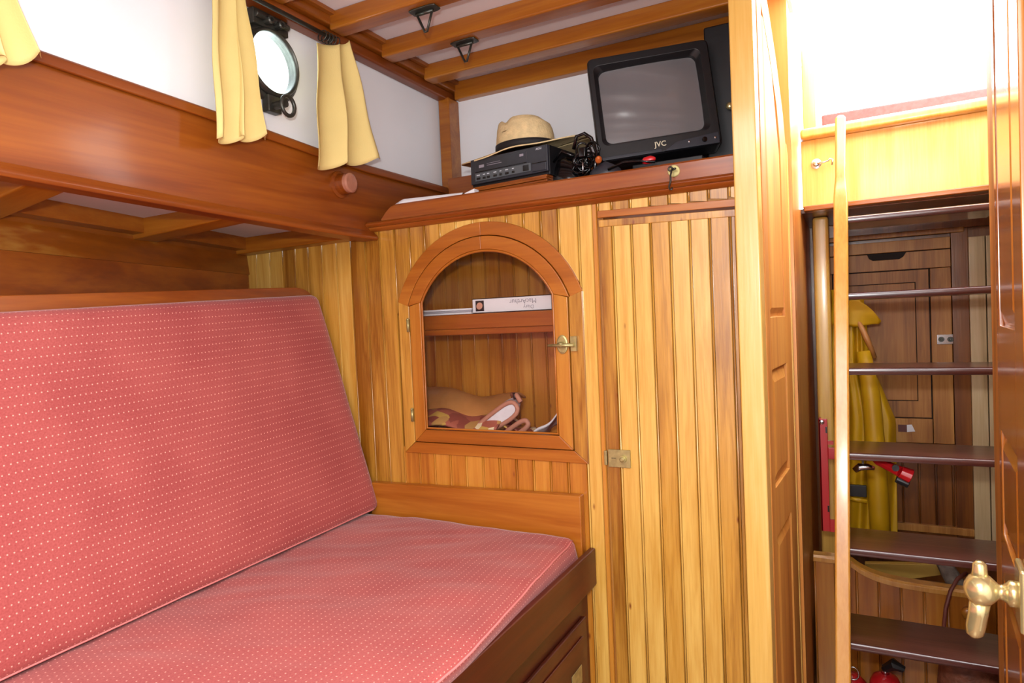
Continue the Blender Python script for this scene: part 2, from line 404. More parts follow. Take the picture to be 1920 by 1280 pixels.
DE = [-.3585, -.3352, -.3049, -.2746, -.2447, -.2154, -.1863, -.1572, -.1462]
for a, b in zip(DE[:-1], DE[1:]):
    plank_shape(a, b, 1.0, (0.168, 0.164), (0.19, 0.19)).build('plank', 'pine', wf)
G().box8([(-.357, .998, .158), (-.144, .998, .1515), (-.144, 1.008, .1515), (-.357, 1.008, .158), (-.357, .998, .169), (-.144, .998, .1625), (-.144, 1.008, .1625), (-.357, 1.008, .169)]).build('header_rail', 'trim', wf, bevel=0.0015)
# end board above the seat cushion
tag(G().box8([(-.83, .982, -.40), (-.3985, .982, -.40), (-.3985, .9995, -.40), (-.83, .9995, -.40), (-.83, .982, -.296), (-.3985, .982, -.286), (-.3985, .9995, -.286), (-.83, .9995, -.296)]).build('trim_1', 'trim', None, bevel=0.004), kind='structure')
# corner post of the bulkhead
tag(box('trim_2', 'post', (-.1455, -.1135, .978, 1.018, FLOOR, CEIL), bevel=0.004), kind='structure')

# upper hull side (white) with the port cut in it
PY, PZ, PR = 0.785, 0.4315, 0.0535
wl = G()
XW = -0.832
def side_quad(y0, y1, z0, z1): wl.box(XW - 0.012, XW, y0, y1, z0, z1)
side_quad(-0.72, PY - 0.08, 0.24, 0.60); side_quad(PY + 0.08, 1.0, 0.24, 0.60); side_quad(1.0, 1.36, 0.17, 0.60); side_quad(PY - 0.08, PY + 0.08, 0.24, PZ - 0.08); side_quad(PY - 0.08, PY + 0.08, PZ + 0.08, 0.60)
n = 48; ring = []
for j in range(n):
    an = 2 * math.pi * j / n; c, s_ = math.cos(an), math.sin(an); k = 0.08 / max(abs(c), abs(s_)); ring.append((c, s_, k))
base = len(wl.v)
for X in (XW, XW - 0.012):
    for c, s_, k in ring: wl.v.append((X, PY + c * k, PZ + s_ * k))
    for c, s_, k in ring: wl.v.append((X, PY + c * PR, PZ + s_ * PR))
for j in range(n):
    q = (j + 1) % n
    wl.f += [(base + j, base + q, base + n + q, base + n + j), (base + 2 * n + q, base + 2 * n + j, base + 3 * n + j, base + 3 * n + q), (base + n + j, base + n + q, base + 3 * n + q, base + 3 * n + j)]
wl = wl.build('wall_left', 'white'); tag(wl, kind='structure')

# lower hull side behind the settee, curving in aft and down
def hx(y): return -0.875 - 0.275 * y
hl = G()
def hull(z_, off):
    return lambda u, v: None
rows = [(0.24, 0.0), (0.165, 0.0), (0.124, 0.006), (0.1235, 0.002), (0.05, 0.004), (-0.15, 0.01), (-0.45, 0.03), (FLOOR, 0.08)]
hl.grid(lambda u, v: (hx(-0.72 + u * 1.75) + rows[round(v * 7)][1], -0.72 + u * 1.75, rows[round(v * 7)][0]), 24, 7, (-0.015, 0, 0))
hl = hl.build('wall_left_lower', 'hull_wood'); tag(hl, kind='structure')
G().grid(lambda u, v: (hx(-0.72 + u * 1.71) + .0065 + .004 * v, -0.72 + u * 1.71, .1235 - .12 * v), 20, 1, (-.006, 0, 0)).build('lower_board', 'mahog_y', hl)

# right side, after end, walls of the passage
wr_ = G().box(0.55, 0.565, -0.72, 1.0, FLOOR, 0.60).build('wall_right', 'white'); tag(wr_, kind='structure')
tag(box('wall_back', 'white', (-1.25, 0.56, -0.735, -0.72, FLOOR, 0.60)), kind='structure')
tag(G().box(-.142, -.130, 1.02, 1.285, FLOOR, CEIL).box(-.142, -.092, 1.280, 1.292, FLOOR, CEIL).box(-.104, -.092, 1.285, 2.12, FLOOR, CEIL).build('wall_passage_left', 'passage'), kind='structure')
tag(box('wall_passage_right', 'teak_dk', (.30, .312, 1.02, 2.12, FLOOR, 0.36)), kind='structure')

# ceiling with beams
ce = G().box(-1.25, 0.56, -0.72, 1.0, CEIL, CEIL + 0.012).box(-0.86, -0.086, 1.0, 1.36, CEIL, CEIL + 0.012).build('ceiling', 'whiteceil'); tag(ce, kind='structure')
for i in range(-10, 4):
    y = 0.899 + 0.1425 * i
    if i == 3: continue
    G().box(-0.80, (-0.13 if y > 0.97 else 0.55), y, y + 0.036, 0.521, CEIL).build('beam', 'beam_x', ce, bevel=0.006)
G().box(-0.80, -0.13, 1.305, 1.33, 0.513, CEIL).build('beam', 'beam_x', ce, bevel=0.004)
G().box(-0.832, -0.796, -0.72, 1.33, 0.530, CEIL).build('carlin', 'beam_y', ce, bevel=0.006)
G().box(-0.832, -0.806, -0.72, 1.33, 0.5085, 0.5300).build('cornice', 'mahog_y', ce, bevel=0.008)
G().box(-0.796, -0.786, -0.72, 1.325, 0.545, CEIL).build('cove', 'beam_y', ce, bevel=0.002)
# no opening above and behind the lens, only the added fill lamp
# wall behind the television shelf
tag(box('wall_shelf_back', 'white', (-0.86, -0.098, 1.325, 1.337, FLOOR, 0.60)), kind='structure')
tag(G().box(-0.828, -0.800, 1.280, 1.324, 0.200, 0.5125).build('trim_3', 'beam_x', None, bevel=0.004), kind='structure')

# side deck board: cap, face, foot moulding, and the underside with its beams
ya = [-0.70, -0.3, 0.0, 0.2, 0.39, 0.52, 0.70, 0.90, 1.0, 1.15, 1.29]
zt = [0.372, 0.356, 0.345, 0.338, 0.333, 0.328, 0.322, 0.312, 0.309, 0.310, 0.311]
zb = [0.21, 0.205, 0.198, 0.190, 0.180, 0.176, 0.171, 0.166, 0.1655, 0.18, 0.19]
def bulge(i):
    return 0.010 * max(0, min(1, (ya[i] - .65) / .3)) if ya[i] <= 1.0 else 0
def loft(prof):
    """prof(i) -> list of (x,z); lofted along ya"""
    def fn(u, v):
        i = min(len(ya) - 1, int(round(u * (len(ya) - 1)))); P = prof(i); k = int(round(v * len(P))) % len(P)
        return (P[k][0], ya[i], P[k][1])
    return fn
def lofted(name, prof, m, parent=None, cut=None):
    g = G(); idx = [i for i in range(len(ya)) if cut is None or ya[i] <= cut]
    k = len(prof(0))
    for i in idx: g.v += [(x, ya[i], z) for x, z in prof(i)]
    n = len(idx)
    for i in range(n - 1):
        for j in range(k): g.f.append((i * k + j, i * k + (j + 1) % k, (i + 1) * k + (j + 1) % k, (i + 1) * k + j))
    g.f.append(tuple(range(k))[::-1]); g.f.append(tuple((n - 1) * k + j for j in range(k)))
    return g.build(name, m, parent, smooth=False, bevel=0.0025)
bd = lofted('trim_4', lambda i: [(-.831, zb[i] + .004), (-.817 + bulge(i), zb[i] + .004), (-.8165 + bulge(i), zb[i] + .018), (-.8155 + .5 * bulge(i), zb[i] + .036), (-.8155 + .12 * bulge(i), zb[i] + .055), (-.8165, zt[i] - .02), (-.818, zt[i] - .004), (-.831, zt[i] - .004)], 'mahog_y'); tag(bd, kind='structure')
lofted('cap', lambda i: [(-.8315, zt[i] - .0035), (-.812, zt[i] - .0165), (-.8085, zt[i] - .0155), (-.8095, zt[i] - .004), (-.813, zt[i]), (-.8315, zt[i])], 'mahog_y', bd)
lofted('foot_moulding', lambda i: [(-.833, zb[i] - .001), (-.806 + bulge(i), zb[i] - .001), (-.804 + bulge(i), zb[i] + .004), (-.807 + bulge(i), zb[i] + .009), (-.811 + bulge(i), zb[i] + .0115), (-.8145 + bulge(i), zb[i] + .017), (-.820 + bulge(i), zb[i] + .017), (-.833, zb[i] + .004)], 'mahog_y', bd, cut=1.0)
ZU = 0.197
un = G().box(-1.2, -0.833, -0.72, 1.0, ZU, ZU + 0.008).build('ceiling_side_deck', 'whiteceil'); tag(un, kind='structure')
for yb0 in (-0.62, -0.36, -0.10, 0.16, 0.425, 0.695, 0.965):
    e = 0.0345 if yb0 > 0.9 else 0.046
    zi = [zb[i] + (zb[i + 1] - zb[i]) * (yb0 - ya[i]) / (ya[i + 1] - ya[i]) for i in range(len(ya) - 1) if ya[i] <= yb0 <= ya[i + 1]][0] + .003
    G().box8([(hx(yb0) - .005, yb0, .164), (-.8325, yb0, zi), (-.8325, yb0 + e, zi), (hx(yb0) - .005, yb0 + e, .164), (hx(yb0) - .005, yb0, ZU), (-.8325, yb0, ZU + .008), (-.8325, yb0 + e, ZU + .008), (hx(yb0) - .005, yb0 + e, ZU)]).build('beam', 'beam_x', un, bevel=0.005)
G().grid(lambda u, v: ((hx(-0.72 + u * 1.72) + 0.030, hx(-0.72 + u * 1.72) + 0.030, hx(-0.72 + u * 1.72) - 0.0, hx(-0.72 + u * 1.72) - 0.0)[round(v * 3)], -0.72 + u * 1.72, (ZU, 0.172, 0.172, ZU)[round(v * 3)]), 18, 3).build('stringer', 'beam_y', un, bevel=0.002)

# ================================================================== window (opening port)
wp = thing('window_1', (XW, PY, PZ - 0.06), kind='structure')
def yz_ring(r0, r1, x0, x1, n=48):
    g = G(); 
    prof = [(0, r0), (x1 - x0, r0 + 0.002), (x1 - x0, (r0 + r1) / 2), ((x1 - x0) * 0.7, r1), (0, r1)]
    base = 0
    for h, r in prof:
        for j in range(n):
            an = 2 * math.pi * j / n; g.v.append((x0 + h, PY + math.cos(an) * r, PZ + math.sin(an) * r))
    k = len(prof)
    for i in range(k):
        for j in range(n): g.f.append((i * n + j, i * n + (j + 1) % n, ((i + 1) % k) * n + (j + 1) % n, ((i + 1) % k) * n + j))
    return g
yz_ring(0.0495, 0.0615, XW - 0.004, XW + 0.010).build('window_frame', 'bronze', wp, smooth=True)
yz_ring(0.0465, 0.0535, XW + 0.006, XW + 0.020).build('glass_ring', 'bronze', wp, smooth=True)
G().lathe((XW + 0.006, PY, PZ), (1, 0, 0), [(0, 0.0485), (0.004, 0.0485)], 40).build('pane', 'glassport', wp)
hg = G().box(XW, XW + 0.014, PY - 0.036, PY + 0.036, PZ + 0.052, PZ + 0.077)
hg.tube([(XW + 0.016, PY - 0.034, PZ + 0.066), (XW + 0.016, PY + 0.034, PZ + 0.066)], 0.0055, 10)
hg.build('hinge', 'bronze', wp, bevel=0.003)
for s_ in (-1, 1): G().lathe((XW + 0.014, PY + s_ * 0.011, PZ + 0.062), (1, 0, 0), [(0, .0065), (.012, .0065), (.014, .005), (.014, .003), (.009, .003)], 14).build('hinge_lug', 'bronze', wp, smooth=False)
G().box(XW, XW + 0.016, PY - 0.016, PY + 0.012, PZ - 0.080, PZ - 0.052).build('dog_lug', 'bronze', wp, bevel=0.005)
dg = G().tube([(XW + 0.012, PY - 0.004, PZ - 0.070), (XW + 0.040, PY - 0.004, PZ - 0.070)], 0.0065, 12).build('dog_bolt', 'bronze', wp, smooth=False)
G().tube([(XW + 0.040, PY + 0.001 + math.cos(a) * 0.0135, PZ - 0.073 + math.sin(a) * 0.0155) for a in [k * math.pi / 10 for k in range(20)]], 0.0032, 8, closed=True).build('dog_ring', 'bronze', dg, smooth=True)

# ================================================================== curtain rod and curtains
XR, ZR = -0.786, 0.5005
rd = thing('curtain_rod', (XR, 0.9, ZR), 'dark metal curtain rod under the ceiling beams along the white side wall', 'curtain rod')
G().tube([(XR, -0.3, ZR), (XR, 0.893, ZR)], 0.0038, 10).build('rod', 'bronze', rd, smooth=True)
G().tube([(XR, 0.893, ZR), (-0.80, 0.900, ZR + 0.004), (-0.806, 0.900, ZR + 0.010)], 0.004, 8).build('rod_bracket', 'bronze', rd, smooth=True)
for q in range(5):
    yq = 0.866 + q * 0.008
    G().tube([(XR + math.cos(a) * 0.0095, yq + 0.002 * math.sin(a), ZR - 0.004 + math.sin(a) * 0.0095) for a in [k * math.pi / 8 for k in range(16)]], 0.0011, 6, closed=True).build('curtain_ring', 'bronze', rd, smooth=True)
def curtain(label, tl, tr, bl, br, folds, phase, pin=None, amp=0.010, group=None):
    """tl.. = (y, z) corners; hung from the rod, flaring towards the hem"""
    def fn(u, v):
        uu = u
        if pin is not None:      # gathered: top folds crowd towards pin
            uu = u + (1 - v) * 0.18 * math.sin(math.pi * u) * (1 if pin > 0.5 else -1)
        y = (tl[0] * (1 - uu) + tr[0] * uu) * (1 - v) + (bl[0] * (1 - uu) + br[0] * uu) * v
        z = (tl[1] * (1 - u) + tr[1] * u) * (1 - v) + (bl[1] * (1 - u) + br[1] * u) * v
        wv = math.sin(u * folds * 2 * math.pi + phase)
        k = 0.45 + 0.75 * v
        x = XR + 0.004 + v * 0.006 + amp * k * wv + 0.002 * math.sin(9 * v + 5 * u)
        y += 0.008 * k * math.cos(u * folds * 2 * math.pi + phase) * math.sin(math.pi * u)
        z += 0.0035 * v * wv
        return (max(x, -0.804), y, z)
    g = G().grid(fn, 72, 26, (-0.0015, 0.0002, 0))
    o = g.build('curtain', 'curtain', None, smooth=True); tag(o, label, 'curtain', group)
    return o
a, b, c, d = at(0, XR, 588, 82), at(0, XR, 652, 76), at(0, XR + .012, 591, 316), at(0, XR + .012, 710, 300)
curtain('cream cotton curtain with slanted hem hanging right of the round port, nearest the shelf', a[1:], b[1:], c[1:], d[1:], 2.1, 2.2, pin=0.8)
a, b, c, d = at(0, XR, 389, -45), at(0, XR, 455, -45), at(0, XR + .012, 402, 264), at(0, XR + .012, 508, 256)
curtain('cream cotton curtain hanging just left of the round port, overlapping its rim', (a[1], .497), (b[1], .497), c[1:], d[1:], 2.6, 0.6, pin=0.6)
c, d = at(0, XR + .012, -70, 122), at(0, XR + .012, 82, 105)
curtain('cream cotton curtain cut off by the upper left corner of the view', (c[1] - .005, .497), (0.355, .497), (c[1], c[2]), d[1:], 2.4, 1.0, pin=0.3)

# wooden lamp boss on the side board
ls = thing('wall_lamp', (-0.815, 0.93, 0.25), 'small round brown fitting projecting from the varnished side board below the rightmost curtain', 'wall lamp')
c = at(0, -0.792, 655, 343)
G().lathe((-0.816, c[1], c[2]), (1, 0.0, 0), [(0, 0.024), (0.004, 0.024), (0.006, 0.019), (0.022, 0.017)], 28).build('base', 'mahog_y', ls, smooth=False)
G().lathe((-0.794, c[1], c[2]), (1, 0, 0), [(0, 0.0175), (0.006, 0.0172), (0.008, 0.014), (0.0085, 0.0)], 28).build('cover', 'plastic_disc', ls, smooth=False)

# ceiling hooks
def hook(label, p):
    o = thing('ceiling_hook', p, label, 'hook', 'folding triangle hooks under the ceiling beams')
    x, y, z = p
    G().prism([(x - .026, y - .009), (x - .018, y - .012), (x + .018, y - .012), (x + .026, y - .009), (x + .026, y + .009), (x + .018, y + .012), (x - .018, y + .012), (x - .026, y + .009)], z - .003, z, axis=2).build('plate', 'bronze', o, bevel=0.002)
    G().tube([(x - .017, y, z - .0055), (x + .017, y, z - .0055)], 0.003, 8).build('pivot', 'bronze', o, smooth=True)
    G().tube([(x - .015, y, z - .006), (x - .002, y + .002, z - .036), (x + .002, y + .002, z - .036), (x + .015, y, z - .006)], 0.0022, 8).build('triangle_ring', 'bronze', o, smooth=True)
hook('folding metal triangle hook under the nearer ceiling beam, at the top edge of the view', (at(2, 0.521, 795, 17)[0], 0.925, 0.521))
hook('folding metal triangle hook under the second ceiling beam, left above the television', (at(2, 0.521, 868, 76)[0], 1.068, 0.521))

# ================================================================== arched locker: surround, door, contents
def arc(r, z0=0.042, n=20, a0=None, a1=None):
    h = math.asin((z0 - CZ) / r); A0 = math.pi - h if a0 is None else a0; A1 = h if a1 is None else a1
    return [(CX + r * math.cos(A0 + (A1 - A0) * i / n), CZ + r * math.sin(A0 + (A1 - A0) * i / n)) for i in range(n + 1)]
su = thing('locker_surround', (CX, 1.0, -0.236), 'orange wood architrave with curved head framing the arched locker door', 'door frame')
RO, RD, RG = 0.1945, 0.1705, 0.147
YF = 1.0 - 7 * mm
for a0, a1 in ((None, math.pi / 2), (math.pi / 2, None)):
    G().band(arc(RO, 0.045, 14, a0, a1), arc(RD + .001, 0.036, 14, a0, a1), YF, 1.006).build('head_piece', 'trim', su, bevel=0.0015)
hwO, hwD, hwG = 0.183, 0.1585, 0.1332
for s_ in (-1, 1):
    G().prism([(CX + s_ * (hwD + .001), .036), (CX + s_ * hwO, .045), (CX + s_ * hwO, -.236), (CX + s_ * (hwD + .001), -.216)], YF, 1.006).build('jamb', 'pine', su, bevel=0.0015)
G().prism([(CX - hwO, -.236), (CX + hwO, -.236), (CX + hwD, -.216), (CX - hwD, -.216)], YF, 1.006).build('sill', 'trim', su, bevel=0.0015)
ld = thing('arched_locker_door', (CX, 0.99, -0.215), 'arched wooden locker door with a glass pane in the boarded bulkhead', 'cabinet door')
YD = 1.0 - 9 * mm; YB = 1.0 + 9 * mm
for a0, a1 in ((None, math.pi / 2), (math.pi / 2, None)):
    G().band(arc(RD - .0005, 0.036, 14, a0, a1), arc(RG, 0.042, 14, a0, a1), YD, YB).build('head_frame', 'trim', ld, bevel=0.002)
for s_ in (-1, 1):
    G().prism([(CX + s_ * hwG, .042), (CX + s_ * (hwD - .001), .036), (CX + s_ * (hwD - .001), -.2145), (CX + s_ * hwG, -.192)], YD, YB).build('stile', 'trim_z', ld, bevel=0.002)
G().prism([(CX - hwD + .001, -.2145), (CX + hwD - .001, -.2145), (CX + hwG, -.192), (CX - hwG, -.192)], YD, YB).build('bottom_rail', 'trim', ld, bevel=0.002)
# glazing bead
gb = G(); pts = [(CX - hwG + .002, -.189)] + arc(RG - .002, 0.042, 24) + [(CX + hwG - .002, -.189)]
gb.tube([(x, YD + 5 * mm, z) for x, z in pts], 0.0024, 6, closed=True); gb.build('glazing_bead', 'trim', ld, smooth=True)
gp = [(CX - hwG, -.192), (CX + hwG, -.192)] + arc(RG, 0.042, 24)[::-1]
G().prism(gp, YD + 8 * mm, YD + 11 * mm).build('pane', 'glass', ld)
lt = G().lathe((-.4235, YD, -.041), (0, -1, 0), [(0, .0135), (.003, .0135), (.004, .011)], 20, sx=.72, sy=1.15, u=(1, 0, 0)).box(-.4075, -.398, YD - .006, YD, -.052, -.028)
lt = lt.build('latch', 'brass', ld, smooth=False)
G().tube([(-.4455, YD - .010, -.042), (-.4000, YD - .010, -.042)], [.0022, .0032], 8).tube([(-.4235, YD, -.041), (-.4235, YD - .012, -.041)], .005, 10).build('latch_bolt', 'brass', lt, smooth=True)
for z in (0.0, -0.166):
    G().tube([(CX - hwD - .002, YD - .002, z - .011), (CX - hwD - .002, YD - .002, z + .011)], [.0028, .0028], 8).lathe((CX - hwD - .002, YD - .002, z + .011), (0, 0, 1), [(0, .0034), (.003, .0015)], 8).build('hinge', 'brass', ld, smooth=True)
# locker box
lb = thing('locker_interior', (CX, 1.1, -0.235), 'boarded inside of the arched locker with one fiddled shelf', 'cabinet')
IX0, IX1, IY = -0.86, -0.395, 1.205
G().box(IX0, IX0 + .008, 1.014, IY, -.235, .178).build('side_panel', 'pine', lb)
G().box(IX1, IX1 + .008, 1.014, IY, -.235, .178).build('side_panel', 'pine', lb)
G().box(IX0, IX1 + .008, 1.014, IY + .01, -.240, -.228).build('bottom_panel', 'pine_low', lb)
G().box(IX0, IX1 + .008, 1.014, IY + .01, .178, .184).build('top_panel', 'pine', lb)
x = IX0 + .008; k = 0
while x < IX1 - .01:
    x1 = min(x + .0335, IX1); plank_shape(x, x1, IY, (-.228, -.228), (.178, .178)).build('plank', 'pine_low', lb); x = x1
G().box(IX0 + .008, IX1, 1.075, IY, -.012, .0).build('shelf', 'mahog_x', lb)
G().box(IX0 + .008, IX1, 1.062, 1.075, -.010, .0175).build('shelf_fiddle', 'mahog_x', lb, bevel=0.003)
G().box(IX0 + .008, IX1, 1.058, 1.076, -.0215, -.010).build('shelf_edge', 'mahog_x', lb, bevel=0.004)

# contents of the locker
bk = thing('book', (-.56, 1.10, .0175), 'thick white paperback lying upside down at the right of the locker shelf', 'book')
bx0, bx1, by, bz0, bz1 = at(1, 1.085, 888, 580)[0], at(1, 1.085, 1034, 575)[0], 1.085, .0180, .0460
G().box(bx0, bx1, by, by + .09, bz0 + .0015, bz1 - .0015).build('page_block', 'paper', bk)
G().box(bx0 - .0005, bx1 + .0005, by - .0015, by + .0905, bz0, bz0 + .0015).box(bx0 - .0005, bx1 + .0005, by - .0015, by + .0905, bz1 - .0015, bz1).box(bx0 - .0005, bx1 + .0005, by - .0015, by, bz0, bz1).build('cover', 'paper', bk)
G().box(bx0 + .006, bx0 + .024, by - .0022, by - .0016, bz0 + .004, bz1 - .004).build('cover_picture', 'black', bk)
G().lathe((bx0 + .0145, by - .0023, (bz0 + bz1) / 2), (0, -1, 0), [(0, .0065), (.0003, .0062)], 16, sx=1.1).build('cover_portrait', mat('portrait_tone', 'c89078', 0.6), bk)
text('lettering', 'MacArthur', 'printgrey', bk, (bx1 - .028, by - .0023, bz1 - .0055), (-1, 0, 0), (0, 0, -1), .0125, 'LEFT')
text('lettering', 'Diary', 'printgrey', bk, (bx1 - .034, by - .0023, bz1 - .017), (-1, 0, 0), (0, 0, -1), .0095, 'LEFT')
for i, (z, m_, l) in enumerate(((.0182, 'paper', 'white magazine at the bottom of the flat pile left on the locker shelf'), (.0220, 'greypaper', 'grey magazine second from the bottom of the pile left on the locker shelf'), (.0258, 'paper', 'pale magazine on top of the flat pile left on the locker shelf'))):
    o = G().box(IX0 + .02 + i * .004, bx0 - .003 - i * .001, 1.08 + .003 * i, IY - .003, z, z + .0034).build('magazine', m_, None, bevel=0.0008); tag(o, l, 'magazine', 'magazines on the locker shelf')
# folded quilt, satin cloth, white cloth
def lump(fn, m_, name, label, cat, nu=40, nv=20, thick=(0, 0, -0.004)):
    o = G().grid(fn, nu, nv, thick).build(name, m_, None, smooth=True); return tag(o, label, cat)
lump(lambda u, v: (-.845 + u * .27, 1.030 + v * .16, -.222 + .058 * math.sin(math.pi * min(1, v * 1.25 + .15)) ** .5 * (1 - .30 * u) + .012 * v + .004 * math.sin(u * 14 + v * 4)), 'patch', 'folded_quilt', 'patchwork print quilt folded flat at the left bottom of the arched locker', 'quilt')
lump(lambda u, v: (-.84 + u * .25, 1.075 + v * .11, -.172 + .034 * (1 - u) ** 1.6 + .010 * v + .005 * math.sin(u * 11 + v * 5) + .012 * math.sin(math.pi * v) - .020 * (1 - v) ** 3 + .012 * u * u), 'tan', 'satin_cloth', 'tan satin cloth lying over the patchwork quilt in the locker', 'cloth')
LP0 = at(1, 1.055, 926, 786)
def loop_pts(k, cx, cy, cz, L_, H_, tilt):
    P = []
    for i in range(k):
        a_ = 2 * math.pi * i / k; px_ = math.copysign(abs(math.cos(a_)) ** .7, math.cos(a_)) * L_; pz_ = math.copysign(abs(math.sin(a_)) ** .8, math.sin(a_)) * H_ * (1 + .45 * math.cos(a_))
        P.append((cx + px_ * math.cos(tilt) - pz_ * math.sin(tilt), cy, cz + px_ * math.sin(tilt) + pz_ * math.cos(tilt)))
    return P
bl = thing('folded_blanket', (LP0[0], 1.07, -.228), 'folded blanket with mauve border and white lining standing in the middle of the locker floor', 'blanket')
g = G(); NN = 28
P0 = loop_pts(NN, LP0[0], 1.05, LP0[2] - .004, .060, .013, .55)
g.add([(p[0], 1.050, p[2]) for p in P0] + [(p[0] - .012, 1.085, p[2] + .004) for p in P0], [tuple(range(NN))[::-1], tuple(range(NN, 2 * NN))] + [(i, (i + 1) % NN, NN + (i + 1) % NN, NN + i) for i in range(NN)])
g.build('lining', 'whitefab', bl, smooth=False)
G().tube([(p[0], 1.049, p[2]) for p in P0], .0042, 8, closed=True).build('border', 'mauve', bl, smooth=True)
P1 = loop_pts(NN, LP0[0] + .040, 1.045, LP0[2] - .022, .040, .007, .55)
G().tube([(p[0], 1.045, p[2]) for p in P1], .0045, 8, closed=True).build('border', 'mauve', bl, smooth=True)
e_ = at(1, 1.05, 974, 745)
G().tube([(e_[0] - .020, 1.06, e_[2] + .004), (e_[0] - .006, 1.052, e_[2] + .004), (e_[0] + .002, 1.05, e_[2] - .008)], .0045, 6).build('fringe', 'mauve', bl, smooth=True)
G().tube([(e_[0] - .012, 1.052, e_[2] + .008), (e_[0] - .009, 1.050, e_[2] - .003)], .003, 6).build('band', 'black', bl, smooth=True)
lump(lambda u, v: (-.605 + u * .085, 1.05 + v * .09, -.222 + .034 * math.sin(math.pi * (u * .8 + .2)) ** .7 * (.75 + .25 * math.sin(2 + v * 3)) + .003 * math.sin(u * 21)), 'patch', 'table_napkin', 'small patchwork print napkin bunched between the blanket and the white cloth', 'cloth')
lump(lambda u, v: (-.520 + u * .095, 1.035 + v * .09, -.222 + .088 * u ** .8 + .006 * math.sin(u * 9 + v * 7)), 'whitefab', 'white_cloth', 'white cloth heaped in the right corner of the locker floor', 'cloth')

# ================================================================== closet door in the bulkhead
cdr = thing('closet_door', (-.25, 1.0, FLOOR + .01), 'tall closet door of beaded yellow boards with a brass rim lock', 'cabinet door')
yv = 1.0 + 1 * mm
for i, (a, b) in enumerate(zip(DE[:-1], DE[1:])):
    aa = a + (.0035 if i == 0 else 0); bb = b - (.002 if i == len(DE) - 2 else 0)
    t = lambda x: .154 - (x + .357) / .213 * .0065
    plank_shape(aa, bb, yv, (FLOOR + .01, FLOOR + .01), (t(aa) - .010, t(bb) - .010), bead=(i > 0)).build('plank', 'pine', cdr)
G().box8([(-.3555, yv - .0015, .1435), (-.148, yv - .0015, .1375), (-.148, yv + .007, .1375), (-.3555, yv + .007, .1435), (-.3555, yv - .0015, .1545), (-.148, yv - .0015, .1480), (-.148, yv + .007, .1480), (-.3555, yv + .007, .1545)]).build('top_rail', 'pine', cdr, bevel=0.0015)
lk = G().box(-.3535, -.3175, yv - .004, yv, -.2385, -.2105).box(-.3605, -.3560, yv - .004, yv + .001, -.236, -.213).build('lock_plate', 'brass', cdr, bevel=0.001)
G().lathe((-.329, yv - .004, -.2245), (0, -1, 0), [(0, .0062), (.003, .0058), (.003, .004), (.0065, .004), (.008, .0022)], 16).build('push_button', 'brass', lk, smooth=False)
G().box(-.348, -.341, yv - .0045, yv - .0038, -.2245, -.2238).build('slot', 'bronze', lk)
G().box(-.352, -.148, 1.012, 1.016, FLOOR, .14).build('backing', 'darkgap', cdr)

# ================================================================== shelf with its fiddle
shf = thing('television_shelf', (-.48, 1.0, .18), 'varnished mahogany shelf with raised front edge carrying the television', 'shelf')
G().box(-.815, -.146, 1.0, 1.325, .188, .198).build('shelf_board', 'mahog_x', shf)
# front edge: profile in y,z lofted along x, the left end rising in a curve
def front(prof, x0, x1, name, m_, nx=2, topf=None, bevel=0.0015):
    g = G(); k = len(prof)
    for i in range(nx):
        x = x0 + (x1 - x0) * i / (nx - 1)
        for y, z in prof: g.v.append((x, y, z if topf is None or z < .200 else .198 + (z - .198) * topf(x)))
    for i in range(nx - 1):
        for j in range(k): g.f.append((i * k + j, i * k + (j + 1) % k, (i + 1) * k + (j + 1) % k, (i + 1) * k + j))
    g.f.append(tuple(range(k))[::-1]); g.f.append(tuple((nx - 1) * k + j for j in range(k)))
    return g.build(name, m_, shf, bevel=bevel)
def rise(x):
    t = min(1, max(0, (x + .778) / .03)); return .12 + .88 * math.sin(t * math.pi / 2)
front([(.990, .1975), (.990, .2225), (.993, .2255), (1.0, .2255), (1.0, .1975)], -.778, -.146, 'fiddle', 'mahog_x', 60, rise, bevel=0)
front([(.999, .1975), (.986, .1975), (.9815, .1955), (.979, .1925), (.9815, .1895), (.986, .1875), (.999, .1875)], -.808, -.146, 'nosing', 'mahog_x')
front([(1.0, .1875), (.9880, .1875), (.9895, .1850), (.9930, .1822), (.9985, .1805), (1.0, .1805)], -.812, -.146, 'cove_moulding', 'mahog_x')
G().box(-.80, -.13, 1.262, 1.275, .198, .326).build('back_rail', 'mahog_x', shf, bevel=0.003)
# escutcheon with hanging hook
es = thing('hook_and_plate', (-.231, .99, .19), 'round brass plate with a small dangling hook on the shelf edge', 'hook')
G().lathe((-.2315, .990, .2125), (0, -1, 0), [(0, .0092), (.0012, .0092), (.0018, .0082)], 22).build('plate', 'brass', es)
G().tube([(-.2315, .989, .214), (-.2315, .982, .214), (-.2265, .979, .2135)], .0016, 7).build('screw_eye', 'bronze', es, smooth=True)
G().tube([(-.2345 + math.cos(a_) * .0028, .981, .2145 + math.sin(a_) * .0028) for a_ in [k * .7 for k in range(9)]] + [(-.2335, .977, .205), (-.2335, .975, .195), (-.2355, .974, .188), (-.2345, .972, .1835), (-.2315, .971, .182), (-.2305, .972, .185)], .0014, 6).build('hook', 'bronze', es, smooth=True)

